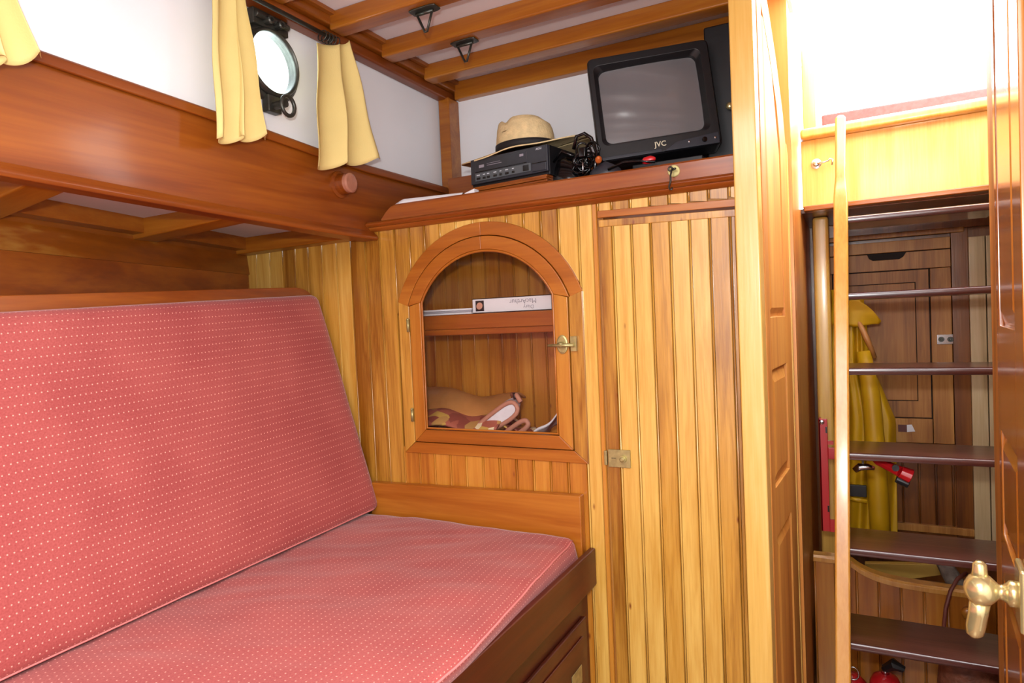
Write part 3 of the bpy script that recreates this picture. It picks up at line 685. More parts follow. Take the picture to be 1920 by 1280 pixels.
# ================================================================== television
def rigid(rx, ry, rz, o):
    mt = Matrix.Translation(wpos(o)) @ Matrix.Rotation(math.radians(rz), 4, 'Z') @ Matrix.Rotation(math.radians(ry), 4, 'Y') @ Matrix.Rotation(math.radians(rx), 4, 'X')
    return lambda p: mt @ Vector((p[0], p[1], p[2]))
TO = (-.380, 1.085, .2655); RT = rigid(-6.82, -4.78, 20.2, TO)
tv = thing('television', (-.28, 1.15, .2), 'black portable tube television tilted on the shelf', 'television')
W, H = .3605, .3267
def rrect(x0, x1, z0, z1, r, n=5, y=0):
    P = []
    for cx, cz, a0 in ((x1 - r, z1 - r, 0), (x0 + r, z1 - r, 90), (x0 + r, z0 + r, 180), (x1 - r, z0 + r, 270)):
        for i in range(n + 1):
            a_ = math.radians(a0 + 90 * i / n); P.append((cx + r * math.cos(a_), y, cz + r * math.sin(a_)))
    return P
def shell(rings, close_first=True, close_last=True):
    g = G(); k = len(rings[0])
    for r_ in rings: g.v += r_
    for i in range(len(rings) - 1):
        for j in range(k): g.f.append((i * k + j, i * k + (j + 1) % k, (i + 1) * k + (j + 1) % k, (i + 1) * k + j))
    if close_first: g.f.append(tuple(range(k))[::-1])
    if close_last: g.f.append(tuple((len(rings) - 1) * k + j for j in range(k)))
    return g
sx0, sx1, sz0, sz1 = .030, W - .040, .058, H - .038
shell([rrect(sx0, sx1, sz0, sz1, .022, 5, .028), rrect(sx0 - .002, sx1 + .002, sz0 - .002, sz1 + .002, .022, 5, .014), rrect(sx0 - .014, sx1 + .014, sz0 - .010, sz1 + .012, .018, 5, 0), rrect(.004, W - .004, .004, H - .004, .014, 5, 0), rrect(0, W, 0, H, .016, 5, .006), rrect(0, W, 0, H, .016, 5, .075), rrect(.012, W - .012, .010, H - .012, .016, 5, .080)], False, True).build('front_housing', 'black', tv, rot=RT, bevel=0.001)
shell([rrect(.012, W - .012, .008, H - .012, .02, 5, .078), rrect(.020, W - .020, .008, H - .030, .03, 5, .20), rrect(.07, W - .07, .012, H - .10, .03, 5, .33)]).build('rear_housing', 'black', tv, rot=RT, bevel=0.002)
# bulging picture tube
g = G(); nn = 18
def tube_pt(u, v):
    a_, b_ = 2 * u - 1, 2 * v - 1
    hx_, hz_ = (sx1 - sx0) / 2 + .001, (sz1 - sz0) / 2 + .001
    q = .055
    px_ = a_ * hx_ * (1 - q * b_ * b_ * .0); pz_ = b_ * hz_
    return ((sx0 + sx1) / 2 + px_, .013 + .012 * (a_ * a_ + b_ * b_) * .6, (sz0 + sz1) / 2 + pz_)
g.grid(tube_pt, nn, nn); g.build('screen', 'screen', tv, smooth=True, rot=RT)
fp = G().prism([(.19, .002), (W - .008, .002), (W - .008, .036), (.23, .026)], -.005, .002)
fp.build('control_flap', 'charcoal', tv, rot=RT, bevel=0.0015)
G().prism([(.010, .002), (.185, .002), (.185, .012), (.010, .012)], -.004, .002).build('lower_strip', 'charcoal', tv, rot=RT, bevel=0.001)
for xx, rr in ((W - .050, .008), (W - .095, .003), (W - .060 + .04, .0035)):
    G().lathe((xx, -.005, .018), (0, -1, 0), [(0, rr), (.004, rr * .9), (.0045, 0)], 14).build('control_knob', 'blackgl' if rr > .004 else 'steel', tv, rot=RT)
def text_local(name, s, m_, parent, x, y, z, h, tf, flip=False, align='CENTER'):
    cu = bpy.data.curves.new('t', 'FONT'); cu.body = s; cu.size = h; cu.align_x = align; cu.resolution_u = 3; cu.offset = h * .012
    ob = bpy.data.objects.new('t', cu); col.objects.link(ob)
    dg_ = bpy.context.evaluated_depsgraph_get(); me = bpy.data.meshes.new_from_object(ob.evaluated_get(dg_)); bpy.data.objects.remove(ob)
    g_ = G(); g_.v = [(x + v.co.x, y, z + v.co.y) for v in me.vertices]; g_.f = [tuple(p.vertices) for p in me.polygons]
    return g_.build(name, m_, parent, rot=tf)
text_local('lettering', 'JVC', 'printgold', tv, W * .51, -.0012, .020, .022, RT)

G().box(-.335, -.215, 1.125, 1.20, .198, .262).build('foot', 'black', tv, bevel=0.003)
# black box behind the television
kb = thing('black_cabinet', (-.2, 1.25, .198), 'black box standing behind the television beside the post', 'cabinet')
G().box(-.222, -.148, 1.205, 1.258, .198, .500).build('body', 'black', kb, bevel=0.006)
kn = at(1, 1.195, 1368, 199); G().lathe((kn[0], 1.205, kn[2]), (0, -1, 0), [(0, .004), (.006, .003), (.010, .006), (.014, .006), (.016, .003)], 14).build('knob', 'brasspale', kb, smooth=True)

# ================================================================== video recorder on its wooden base
VO = (-.6235, 1.060, .2500); RV = rigid(0, 0.6, -9.0, VO)
vb = thing('wooden_stand', (-.53, 1.12, .198), 'low stacked wooden stand under the video recorder', 'stand')
for i in range(3):
    G().box(.004 - .004 * (i == 1), .296, .000 - .004 * (i == 1), .21, -.022 + i * .0072, -.0155 + i * .0072).build('slat', 'mahog_x', vb, rot=RV, bevel=0.001)
G().box(.01, .285, .01, .2, -.088, -.0225).build('base', 'mahog_x', vb, rot=RV)
vc = thing('video_recorder', (-.53, 1.12, .25), 'charcoal video recorder on the shelf under the straw hat', 'video recorder')
VW, VH = .300, .088
G().box(0, VW, .012, .235, 0, VH).build('case', 'black', vc, rot=RV, bevel=0.003)
G().box(.004, VW, 0, .012, .008, VH - .001).build('front_panel', 'charcoal', vc, rot=RV, bevel=0.002)
G().box(.024, VW - .075, -.0012, .001, .046, VH - .008).build('cassette_flap', 'charcoal', vc, rot=RV, bevel=0.001)
G().box(.024, VW - .075, -.0015, .001, .0445, .0460).build('flap_shadow_gap', 'blackgl', vc, rot=RV)
G().box(.024, VW - .060, -.003, .001, .016, .041).build('control_strip', 'greyplastic', vc, rot=RV, bevel=0.001)
G().box(VW - .056, VW - .004, -.003, .001, .012, .036).build('right_flap', 'charcoal', vc, rot=RV, bevel=0.002)
G().box(VW - .056, VW - .004, -.0012, .001, .0365, .038).build('flap_shadow_gap', 'blackgl', vc, rot=RV)
for xx, ww in ((.030, .016), (.055, .012), (.072, .012), (.098, .014), (.122, .010), (.144, .014), (.170, .010)):
    G().box(xx, xx + ww, -.0045, -.002, .020, .027).build('button', 'black', vc, rot=RV, bevel=0.0008)
    G().box(xx + .001, xx + ww - .002, -.0035, -.0028, .033, .0355).build('button_print', 'print', vc, rot=RV)
G().box(VW - .088, VW - .066, -.0045, -.002, .019, .037).build('jog_knob', 'black', vc, rot=RV, bevel=0.002)
G().box(VW - .100, VW - .086, -.0022, -.0012, .066, .073).build('badge', 'printgrey', vc, rot=RV)
text_local('lettering', 'AKAI', 'print', vc, VW - .030, -.0012, .075, .0095, RV)
G().box(.040, .060, -.0018, -.0012, .057, .066).build('badge', 'printgrey', vc, rot=RV)
G().box(.072, .130, -.0018, -.0012, .060, .0615).box(.072, .125, -.0018, -.0012, .066, .067).build('panel_print', 'printgrey', vc, rot=RV)

# ================================================================== straw hat
ht = thing('straw_hat', (-.55, 1.13, .305), 'cream straw hat with a black band resting on the video recorder', 'hat')
hc = Vector((-.548, 1.145, .3235))
def hat_r(an): return 1 + .03 * math.cos(2 * an)
def brim(u, v):
    an = 2 * math.pi * u; r0, r1 = .0565, .122
    r = r0 + (r1 - r0) * v
    x = hc.x + .001 + r * math.cos(an) * (1.02 + .06 * v); y = hc.y + r * math.sin(an) * .82
    z = hc.z - .002 + v * (.004 * math.cos(an * 2 + .4) - .004 * max(0, -math.cos(an)) + .006 * math.cos(an - .1)) - .017 * max(0, -math.sin(an)) ** 1.3 * v ** 1.2 + .006 * math.exp(-((an - 4.85) / .30) ** 2) * v ** .8
    return (x, y, z)
G().grid(brim, 64, 8, (0, 0, -.0022)).build('brim', 'straw', ht, smooth=True)
def crown(u, v):
    an = 2 * math.pi * u
    prof = [(0, 1.0), (.18, .99), (.4, .965), (.6, .93), (.78, .87), (.9, .76), (.97, .55), (1.0, .3), (.985, 0.0)]
    t = v * (len(prof) - 1); i = min(len(prof) - 2, int(t)); f_ = t - i
    h = prof[i][0] * (1 - f_) + prof[i + 1][0] * f_; r = prof[i][1] * (1 - f_) + prof[i + 1][1] * f_
    x = math.cos(an) * r * .0585; y = math.sin(an) * r * .049
    z = h * .064
    if h > .5:      # pinched front (to the left) and a crease along the crown
        z -= .016 * (h - .5) * 2 * math.exp(-(y / .018) ** 2) * (1 - .5 * max(0, x) / .06)
        z += .004 * math.exp(-((x + .040) / .012) ** 2) * (1 if r > .35 else 0)
        z -= .008 * math.exp(-((x + .022) / .010) ** 2)
        x -= .004 * (h - .5)
    return (hc.x + x, hc.y + y, hc.z + z)
G().grid(crown, 56, 32).build('crown', 'straw', ht, smooth=True)
G().lathe((hc.x, hc.y, hc.z - .001), (0, 0, 1), [(0, .0597), (.0125, .0592), (.013, .058)], 56, sy=.84, u=(1, 0, 0)).build('hat_band', 'band', ht, smooth=True)

# ================================================================== clutter beside the recorder
bg_ = thing('black_pouch', (-.43, 1.08, .198), 'black soft pouch between the video recorder and the television', 'bag')
G().grid(lambda u, v: (-.437 + .045 * math.cos(2 * math.pi * u) * math.sin(math.pi * v) ** .5, 1.080 + .030 * math.sin(2 * math.pi * u) * math.sin(math.pi * v) ** .5, .197 + .083 * v + .004 * math.sin(12 * u)), 24, 10).build('body', 'blackgl', bg_, smooth=True)
G().tube([(-.45, 1.05, .27), (-.43, 1.04, .283), (-.405, 1.045, .27)], .0022, 6).build('strap', 'blackgl', bg_, smooth=True)
cb = G()
for q in range(14):
    rr = random.Random(q + 5); cx_, cy_, cz_ = -.392 + rr.uniform(-.014, .014), 1.047 + rr.uniform(-.01, .01), .256 + rr.uniform(-.016, .022)
    A_ = Vector((rr.uniform(-1, 1), rr.uniform(-.6, .6), rr.uniform(-1, 1))).normalized(); B_ = A_.cross(Vector((rr.uniform(-.5, .5), 1, rr.uniform(-.5, .5)))).normalized()
    ra, rb__ = rr.uniform(.010, .026), rr.uniform(.006, .014)
    cb.tube([tuple(Vector((cx_, cy_, cz_)) + A_ * math.cos(2 * math.pi * k / 14) * ra + B_ * math.sin(2 * math.pi * k / 14) * rb__) for k in range(14)], .0019, 6, closed=True)
cb.tube([(-.405, 1.03, .28), (-.398, 1.028, .30), (-.385, 1.03, .303), (-.375, 1.035, .295), (-.368, 1.04, .27), (-.372, 1.03, .23)], .0030, 6)
tag(cb.build('cable_bundle', 'blackgl', None, smooth=True), 'tangled black cable bundle left of the television', 'cable')
pg = thing('plug', (-.405, 1.03, .225), 'black plug with a metal pin hanging in front of the pouch', 'plug')
p = at(1, 1.02, 1093, 300); G().box(p[0] - .006, p[0] + .006, 1.015, 1.028, p[2] + .004, p[2] + .02).build('plug_body', 'blackgl', pg, bevel=0.003)
p = at(1, 1.02, 1093, 322); G().tube([(p[0], 1.02, p[2] - .003), (p[0] + .0005, 1.02, p[2] + .018)], .0014, 6).build('pin', 'steel', pg, smooth=True)
p = at(1, 1.03, 1122, 303); tag(G().lathe((p[0], 1.03, p[2]), (.4, -1, .2), [(0, .005), (.01, .0055), (.012, .003), (.016, .003)], 12).build('connector', mat('orange_plastic', 'c06028', 0.4), None, smooth=True), 'small orange connector among the black cables', 'plug')
p = at(1, 1.03, 1133, 315); tag(G().grid(lambda u, v: (p[0] + .028 * math.cos(2 * math.pi * u) * math.sin(math.pi * v), 1.035 + .018 * math.sin(2 * math.pi * u) * math.sin(math.pi * v), .198 + .056 * v ** .7), 20, 8).build('power_adaptor', 'charcoal', None, smooth=True), 'dark grey rounded adaptor at the lower left of the television', 'adaptor')
p = at(1, 1.015, 1216, 300); tag(G().lathe((p[0] - .010, 1.015, p[2] - .001), (1, 0, .1), [(0, .003), (.004, .0055), (.014, .006), (.018, .004), (.021, .002)], 12).build('red_plug', 'red', None, smooth=True), 'small red plug lying under the front of the television', 'plug')
tag(G().tube([at(1, 1.012, 1140, 318), at(1, 1.012, 1170, 304), at(1, 1.012, 1200, 302), at(1, 1.01, 1228, 303)], .0022, 6).build('television_cable', 'blackgl', None, smooth=True), 'thin black cable running in front of the television base', 'cable')
# white flex and scrap of paper at the left end of the shelf
tag(G().grid(lambda u, v: (lambda P: (P[0], P[1] + v * .004, P[2] + v * .010 - .002))((lambda t: (-.777 + .155 * t, 1.004 + .02 * t, .2085 + .021 * min(1, t * 4.5) ** .7 - .001 * t))(u)), 30, 2, (0, .004, 0)).build('white_tape', 'paper', None, smooth=True), 'white strip lying along the inside of the shelf edge at its left end', 'tape')
tag(G().tube([(-.66, 1.03, .226), (-.645, 1.03, .2315), (-.625, 1.03, .232), (-.61, 1.03, .2295), (-.60, 1.035, .226)], [.003, .004, .004, .004, .003], 8).build('black_cable', 'blackgl', None, smooth=True), 'short piece of black cable behind the shelf edge left of the recorder', 'cable')
tag(G().box8([(-.606, 1.006, .224), (-.583, 1.004, .225), (-.583, 1.02, .225), (-.606, 1.02, .224), (-.604, 1.006, .230), (-.583, 1.004, .235), (-.583, 1.02, .235), (-.604, 1.02, .230)]).build('folded_paper', 'paper', None, bevel=0.001), 'small folded white paper beside the left foot of the wooden stand', 'paper')

# ================================================================== settee
st = thing('settee_base', (-.6, .5, FLOOR), 'mahogany settee base with raised front rail and drawer', 'bench')
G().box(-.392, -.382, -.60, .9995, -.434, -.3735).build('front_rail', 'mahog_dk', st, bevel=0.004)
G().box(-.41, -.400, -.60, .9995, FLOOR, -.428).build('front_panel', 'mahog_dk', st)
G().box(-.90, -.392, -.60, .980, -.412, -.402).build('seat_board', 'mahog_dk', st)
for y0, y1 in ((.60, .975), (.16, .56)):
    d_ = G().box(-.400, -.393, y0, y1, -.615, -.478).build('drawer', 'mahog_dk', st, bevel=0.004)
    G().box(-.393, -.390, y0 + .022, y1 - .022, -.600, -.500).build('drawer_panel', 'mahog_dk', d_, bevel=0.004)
    ym = (y0 + y1) / 2
    G().box(-.390, -.3885, ym - .02 + .13, ym + .02 + .13, -.565, -.538).build('pull_plate', 'brass', d_, bevel=0.001)
    G().tube([(-.3885, ym - .015, -.520), (-.377, ym - .012, -.522), (-.377, ym + .012, -.522), (-.3885, ym + .015, -.520)], .003, 8).build('handle', 'brass', d_, smooth=True)
# sloping back board that shows above the cushion
def bline(y, X0=-.889, Y0=.41, Z0=.056): t = (y - .41) / .54; return (-.889 - .066 * t, y, .056 + .028 * t)
g = G(); ys = [-.6, -.2, .1, .41, .7, .90, .935, .955, .972, .984]; dz = [0, 0, 0, 0, 0, 0, 0, -.003, -.009, -.018]
for y, z_ in zip(ys, dz):
    p = bline(y); g.v += [(p[0] + .006, y, p[2] + z_), (p[0] - .006, y, p[2] + z_), (p[0] + .07, y, -.36), (p[0] + .082, y, -.36)]
for i in range(len(ys) - 1):
    for q in ((0, 1), (1, 2), (2, 3), (3, 0)): g.f.append((i * 4 + q[0], i * 4 + q[1], i * 4 + 4 + q[1], i * 4 + 4 + q[0]))
g.f += [(3, 2, 1, 0), tuple(4 * (len(ys) - 1) + j for j in range(4))]
g.build('back_board', 'mahog_y', st, bevel=0.002)

def cushion(label, corners, r, name, n=(60, 30, 6), wob=0.0, puff=0.006, seed=0):
    """corners(u,v,w) -> layout point; u along y, v across the face, w depth (0 = face)"""
    from mathutils import noise
    root = thing(name, corners(.5, .5, 1), label, 'cushion')
    Lu = (Vector(corners(1, .5, 0)) - Vector(corners(0, .5, 0))).length; Lv = (Vector(corners(.5, 1, 0)) - Vector(corners(.5, 0, 0))).length; Lw = (Vector(corners(.5, .5, 1)) - Vector(corners(.5, .5, 0))).length
    g = G(); key = {}; uvs = []
    def rounded(p):
        q = []
        sz = (Lu, Lv, Lw)
        P = [p[k] * sz[k] for k in range(3)]; c = [min(max(P[k], r), sz[k] - r) for k in range(3)]
        d = Vector([P[k] - c[k] for k in range(3)]); l = d.length
        if l > r: d *= r / l
        P = [c[k] + d[k] for k in range(3)]
        u, v, w_ = [P[k] / sz[k] for k in range(3)]
        X = Vector(corners(u, v, w_))
        nrm = (Vector(corners(u, v, 0)) - Vector(corners(u, v, 1))).normalized()
        edge = (1 - (2 * v - 1) ** 6) * (1 - (2 * u - 1) ** 20)
        X += nrm * puff * edge * (1 - w_)
        if wob:
            X += nrm * wob * (1 - w_) * (noise.noise(Vector((u * Lu * 14 + seed, v * Lv * 5, 0))) + .6 * noise.noise(Vector((u * Lu * 40 + v * Lv * 20, v * Lv * 9, seed))))
        return X
    def face(ax, val, na, nb):
        oth = [k for k in range(3) if k != ax]
        def pt(i, j):
            p = [0, 0, 0]; p[ax] = val; p[oth[0]] = i / na; p[oth[1]] = j / nb
            return p
        for i in range(na + 1):
            for j in range(nb + 1):
                p = pt(i, j); k = tuple(round(t, 5) for t in p)
                if k not in key: key[k] = len(g.v); g.v.append(tuple(rounded(p)))
        for i in range(na):
            for j in range(nb):
                q = [pt(i, j), pt(i + 1, j), pt(i + 1, j + 1), pt(i, j + 1)]
                g.f.append(tuple(key[tuple(round(t, 5) for t in p)] for p in q))
                if ax == 2: uvs.append([(p[0] * Lu * S, p[1] * Lv * S + (.1 * val)) for p in q])
                elif ax == 1: uvs.append([(p[0] * Lu * S, (val * Lv + p[2] * Lw) * S) for p in q])
                else: uvs.append([(p[2] * Lw * S, p[1] * Lv * S) for p in q])
    nu, nv, nw = n
    face(2, 0, nu, nv); face(2, 1, nu, nv); face(1, 0, nu, nw); face(1, 1, nu, nw); face(0, 0, nv, nw); face(0, 1, nv, nw)
    org = Vector(root['_org']); me = bpy.data.meshes.new('cover')
    me.from_pydata([tuple(wpos(p) - org) for p in g.v], [], g.f)
    ul = me.uv_layers.new(name='weave'); li = 0
    for fi in range(len(g.f)):
        for t in uvs[fi]: ul.data[li].uv = t; li += 1
    import bmesh
    bm = bmesh.new(); bm.from_mesh(me); bmesh.ops.recalc_face_normals(bm, faces=bm.faces); bm.to_mesh(me); bm.free()
    me.polygons.foreach_set('use_smooth', [True] * len(me.polygons)); me.materials.append(M['fabric'])
    o = bpy.data.objects.new('cover', me); col.objects.link(o); o.parent = root
    return root, rounded
def lerp3(a, b, t): return tuple(a[k] * (1 - t) + b[k] * t for k in range(3))
# back cushion: face corners (near/far, bottom/top)
def backc(u, v, w_):
    y = .02 + u * .972
    lo = (-.777 - .0482 * (y - .362), y * .994 + .003, -.347)
    hi = (-.852 - .152 * (y - .40), y, .0395 + .058 * (y - .40))
    p = lerp3(lo, hi, v)
    return (p[0] - .058 * w_, p[1], p[2] - .016 * w_ * v)
cbk, rf = cushion('rose red dotted back cushion leaning against the boarded hull', backc, .016, 'back_cushion', puff=.007, wob=.0012, seed=3)
G().tube([tuple(rf((u / 40, .012, .06))) for u in range(1, 41)], .0013, 6).build('piping', 'piping', cbk, smooth=True)
def seatc(u, v, w_):
    y = -.10 + u * 1.078
    xt = min(-.371, -.409 + .098 * (.98 - y)); xf = xt * (1 - w_) - .397 * w_
    return (xf - (.845 + xf) * v, y, -.352 - .050 * w_)
cst, rf = cushion('rose red dotted seat cushion lying flat on the settee', seatc, .012, 'seat_cushion', n=(130, 50, 5), puff=.006, wob=.0030, seed=9)
G().tube([tuple(rf((u / 60, .006, .08))) for u in range(0, 61)], .0016, 6).build('piping', 'piping', cst, smooth=True)

# ================================================================== doors
def door(name, p0, dirv, nrm, outline, panels, mat_='door_wood', T=.016):
    """p0 hinge point (x,y); dirv along the leaf; nrm the visible side"""
    root = thing(name, (p0[0], p0[1], FLOOR + .01), kind='structure')
    def tf(t, d, z): return (p0[0] + dirv[0] * t + nrm[0] * d, p0[1] + dirv[1] * t + nrm[1] * d, z)
    # leaf core
    g = G(); n_ = len(outline)
    g.v = [tf(t, -.0055, z) for t, z in outline] + [tf(t, -T, z) for t, z in outline]
    g.f = [tuple(range(n_)), tuple(range(n_, 2 * n_))[::-1]] + [(i, (i + 1) % n_, n_ + (i + 1) % n_, n_ + i) for i in range(n_)]
    g.build('leaf', mat_, root)
    return root, tf
def frame_piece(root, tf, poly, name, m_=None, d0=-.0056, d1=0.0, bevel=.002):
    m_ = m_ or DW; g = G(); n_ = len(poly)
    g.v = [tf(t, d0, z) for t, z in poly] + [tf(t, d1, z) for t, z in poly]
    g.f = [tuple(range(n_)), tuple(range(n_, 2 * n_))[::-1]] + [(i, (i + 1) % n_, n_ + (i + 1) % n_, n_ + i) for i in range(n_)]
    return g.build(name, m_, root, bevel=bevel)
def raised(root, tf, poly, inset=.018):
    c = (sum(p[0] for p in poly) / len(poly), sum(p[1] for p in poly) / len(poly)); n_ = len(poly)
    x0, x1 = min(p[0] for p in poly), max(p[0] for p in poly); z0, z1 = min(p[1] for p in poly), max(p[1] for p in poly)
    def ins(p, q): return (p[0] + (q if p[0] < c[0] else -q) * (1), p[1] + (q if p[1] < c[1] else -q))
    rings = [[tf(p[0], -.0056, p[1]) for p in poly], [tf(*(lambda r_: (r_[0], -.0048, r_[1]))(ins(p, .003))) for p in poly], [tf(*(lambda r_: (r_[0], -.0004, r_[1]))(ins(p, inset))) for p in poly]]
    shell(rings).build('panel', DW, root)
a_ = math.radians(3.5); d1 = (math.sin(a_), math.cos(a_)); n1 = (math.cos(a_), -math.sin(a_))
out = [(0, FLOOR + .01), (.25, FLOOR + .01), (.25, .27), (.215, .345), (.16, .42), (.10, .48), (.04, .52), (0, .535)]
DW = 'door_left'
dl, tf1 = door('door_1', (-.1125, 1.021), d1, n1, out, None, DW)
B0 = FLOOR + .01
frame_piece(dl, tf1, [(0, B0), (.034, B0), (.034, .455), (.0, .535)], 'stile')
frame_piece(dl, tf1, [(.176, B0), (.236, B0), (.236, .285), (.215, .335), (.16, .41), (.10, .47), (.04, .515), (.004, .53), (.034, .455), (.10, .395), (.15, .335), (.176, .27)], 'stile')
for z0, z1 in ((B0, B0 + .06), (-.343, -.268), (-.090, -.010)):
    frame_piece(dl, tf1, [(.034, z0), (.176, z0), (.176, z1), (.034, z1)], 'rail')
frame_piece(dl, tf1, [(.237, B0), (.250, B0), (.250, .27), (.237, .29)], 'edge_strip', 'post', -.0056, .0012)
raised(dl, tf1, [(.036, B0 + .062), (.174, B0 + .062), (.174, -.345), (.036, -.345)])
raised(dl, tf1, [(.036, -.266), (.174, -.266), (.174, -.092), (.036, -.092)])
raised(dl, tf1, [(.036, -.008), (.174, -.008), (.174, .268), (.148, .332), (.10, .390), (.036, .450)], .012)
DW = 'door_wood'
a_ = math.radians(4.7); d2 = (-math.sin(a_), -math.cos(a_)); n2 = (-math.cos(a_), math.sin(a_))
out2 = [(0, B0), (.262, B0), (.262, .5), (0, .5)]
dr, tf2 = door('door_2', (.1580, 1.008), d2, n2, out2, None)
frame_piece(dr, tf2, [(0, B0), (.028, B0), (.028, .5), (0, .5)], 'stile')
frame_piece(dr, tf2, [(.196, B0), (.262, B0), (.262, .5), (.196, .5)], 'stile')
for z0, z1 in ((B0, B0 + .06), (-.342, -.285), (-.158, -.030), (.45, .5)):
    frame_piece(dr, tf2, [(.028, z0), (.196, z0), (.196, z1), (.028, z1)], 'rail')
for z0, z1 in ((B0 + .062, -.344), (-.283, -.160), (-.028, .448)):
    raised(dr, tf2, [(.030, z0), (.194, z0), (.194, z1), (.030, z1)])
# brass lever knob on the right door
tk = .238; kz = -.282
def kp(d, z, t=tk): return tf2(t, d, z)
lkp = frame_piece(dr, tf2, [(tk - .020, kz - .03), (tk + .022, kz - .03), (tk + .022, kz + .03), (tk - .020, kz + .03)], 'lock_plate', 'brasspale', 0, .006, .004)
g = G(); dv = Vector((n2[0], n2[1], 0)); o_ = Vector(kp(.004, kz))
g.lathe(o_, dv, [(0, .0125), (.008, .0125), (.010, .010), (.013, .0075), (.016, .007), (.019, .010), (.023, .014), (.029, .0162), (.035, .0158), (.040, .0125), (.044, .006), (.045, 0)], 24)
o2 = o_ + dv * .031
g.tube([o2 + Vector((0, 0, .010)), o2 + Vector((0, 0, .018)), o2 + Vector((0, 0, .025)), o2 + Vector((0, 0, .028))], [.008, .0065, .006, .003], 12)
g.tube([o2 + Vector((0, 0, -.010)), o2 + Vector((-.002, .001, -.025)), o2 + Vector((-.004, .002, -.038)), o2 + Vector((-.005, .002, -.046)), o2 + Vector((-.005, .002, -.050))], [.009, .0085, .0085, .0075, .003], 12)
g.build('handle', 'brasspale', dr, smooth=True)
# doorway jamb on the right
tag(box('trim_5', 'teak', (.159, .176, 1.012, 1.05, FLOOR, .40), bevel=0.003), kind='structure')

# ================================================================== companionway ladder
la = thing('companionway_ladder', (.09, 1.14, FLOOR), 'varnished companionway ladder with six dark treads between pale side rails', 'ladder')
def ly(z): return 1.32 + (z - .160) * (.177 / .689)
XL, XRR = -.006, .214
zs = [.1605, .0245, -.1035, -.2415, -.389, -.528]
for z in zs:
    y = ly(z); t_ = .0125
    g = G(); P = [(y + .006, z - t_), (y + .002, z - t_ + .0008), (y, z - t_ * .55), (y + .0008, z - .002), (y + .004, z), (y + .115, z), (y + .115, z - t_)]
    k = len(P); xl = -.022 - .25 * (.16 - z) * .02; g.v = [(xl, a, b) for a, b in P] + [(XRR, a, b) for a, b in P]
    g.f = [tuple(range(k))[::-1], tuple(range(k, 2 * k))] + [(i, (i + 1) % k, k + (i + 1) % k, k + i) for i in range(k)]
    g.build('tread', 'tread', la, bevel=0.001)
def side_rail(sec, wl_, y_off, name):
    g = G(); n_ = len(sec)
    for z, x0, x1, ya_, yb_ in sec: g.v += [(x0, ly(z) + ya_, z), (x1, ly(z) + ya_, z), (x1, ly(z) + yb_, z), (x0, ly(z) + yb_, z)]
    for i in range(n_ - 1):
        for j in range(4): g.f.append((i * 4 + j, i * 4 + (j + 1) % 4, i * 4 + 4 + (j + 1) % 4, i * 4 + 4 + j))
    g.f += [(3, 2, 1, 0), tuple(4 * (n_ - 1) + j for j in range(4))]
    return g.build(name, 'rail', la, bevel=0.006, seg=3)
side_rail([(FLOOR, -.040, -.018, -.012, .085), (-.595, -.0395, -.0175, -.012, .085), (.16, -.0275, -.0045, -.012, .085), (.195, -.0270, -.0040, -.012, .05), (.215, -.0255, -.0055, -.010, .03), (.235, -.0235, -.0065, -.008, .022), (.345, -.0215, -.0040, -.008, .022), (.352, -.018, -.008, -.003, .018)], 0, 0, 'side_rail')
side_rail([(FLOOR, .202, .220, -.012, .085), (.16, .214, .236, -.012, .085), (.345, .214, .236, -.008, .022)], 0, 0, 'side_rail')

# ================================================================== beyond the ladder
# bridge-deck board under the hatch, red carpet on it, hook and eye
hb = thing('hatch_sill', (.08, 1.5, .21), 'pale varnished board under the open companionway hatch with a rounded top ledge', 'panel')
G().box8([(-.088, 1.50, .209), (.30, 1.47, .209), (.30, 1.49, .209), (-.088, 1.52, .209), (-.088, 1.50, .345), (.30, 1.47, .345), (.30, 1.49, .345), (-.088, 1.52, .345)]).build('board', 'post', hb, bevel=0.002)
G().box8([(-.088, 1.478, .345), (.30, 1.448, .345), (.30, 1.55, .345), (-.088, 1.56, .345), (-.088, 1.478, .366), (.30, 1.448, .366), (.30, 1.55, .366), (-.088, 1.56, .366)]).build('ledge', 'post', hb, bevel=0.012, seg=3)
G().box8([(-.086, 1.492, .200), (.30, 1.462, .200), (.30, 1.50, .200), (-.086, 1.52, .200), (-.086, 1.492, .211), (.30, 1.462, .211), (.30, 1.50, .211), (-.086, 1.52, .211)]).build('lower_ledge', 'trim', hb, bevel=0.004)
rc = G().box8([(-.050, 1.56, .366), (.29, 1.56, .366), (.29, 2.05, .366), (-.050, 2.05, .366), (-.050, 1.56, .408), (.29, 1.56, .408), (.29, 2.05, .408), (-.050, 2.05, .408)]).build('red_step_pad', 'redfab', None, bevel=0.006); tag(rc, 'faded red carpeted step pad on the ledge under the open hatch', 'step')
tag(box('trim_6', 'post', (-.086, -.060, 1.56, 1.60, .366, .56), bevel=0.004), kind='structure')
he = thing('hook_and_eye', (-.06, 1.49, .28), 'steel hook hanging from a round eye plate on the board beside the ladder rail', 'hook')
p = at(1, 1.492, 1530, 306)
G().lathe((p[0], 1.500, p[2]), (0, -1, 0), [(0, .0105), (.003, .0100), (.004, .006), (.010, .0045), (.011, 0)], 18).build('eye_plate', 'steel', he, smooth=False)
q = [at(1, 1.486, *t) for t in ((1533, 306), (1545, 304), (1553, 301), (1556, 297), (1561, 299), (1560, 309))]
G().tube(q, .0017, 7).build('hook', 'steel', he, smooth=True)
# underside of the bridge deck
tag(box('ceiling_passage', 'teak_dk', (-.092, .30, 1.52, 2.12, .200, .209)), kind='structure')
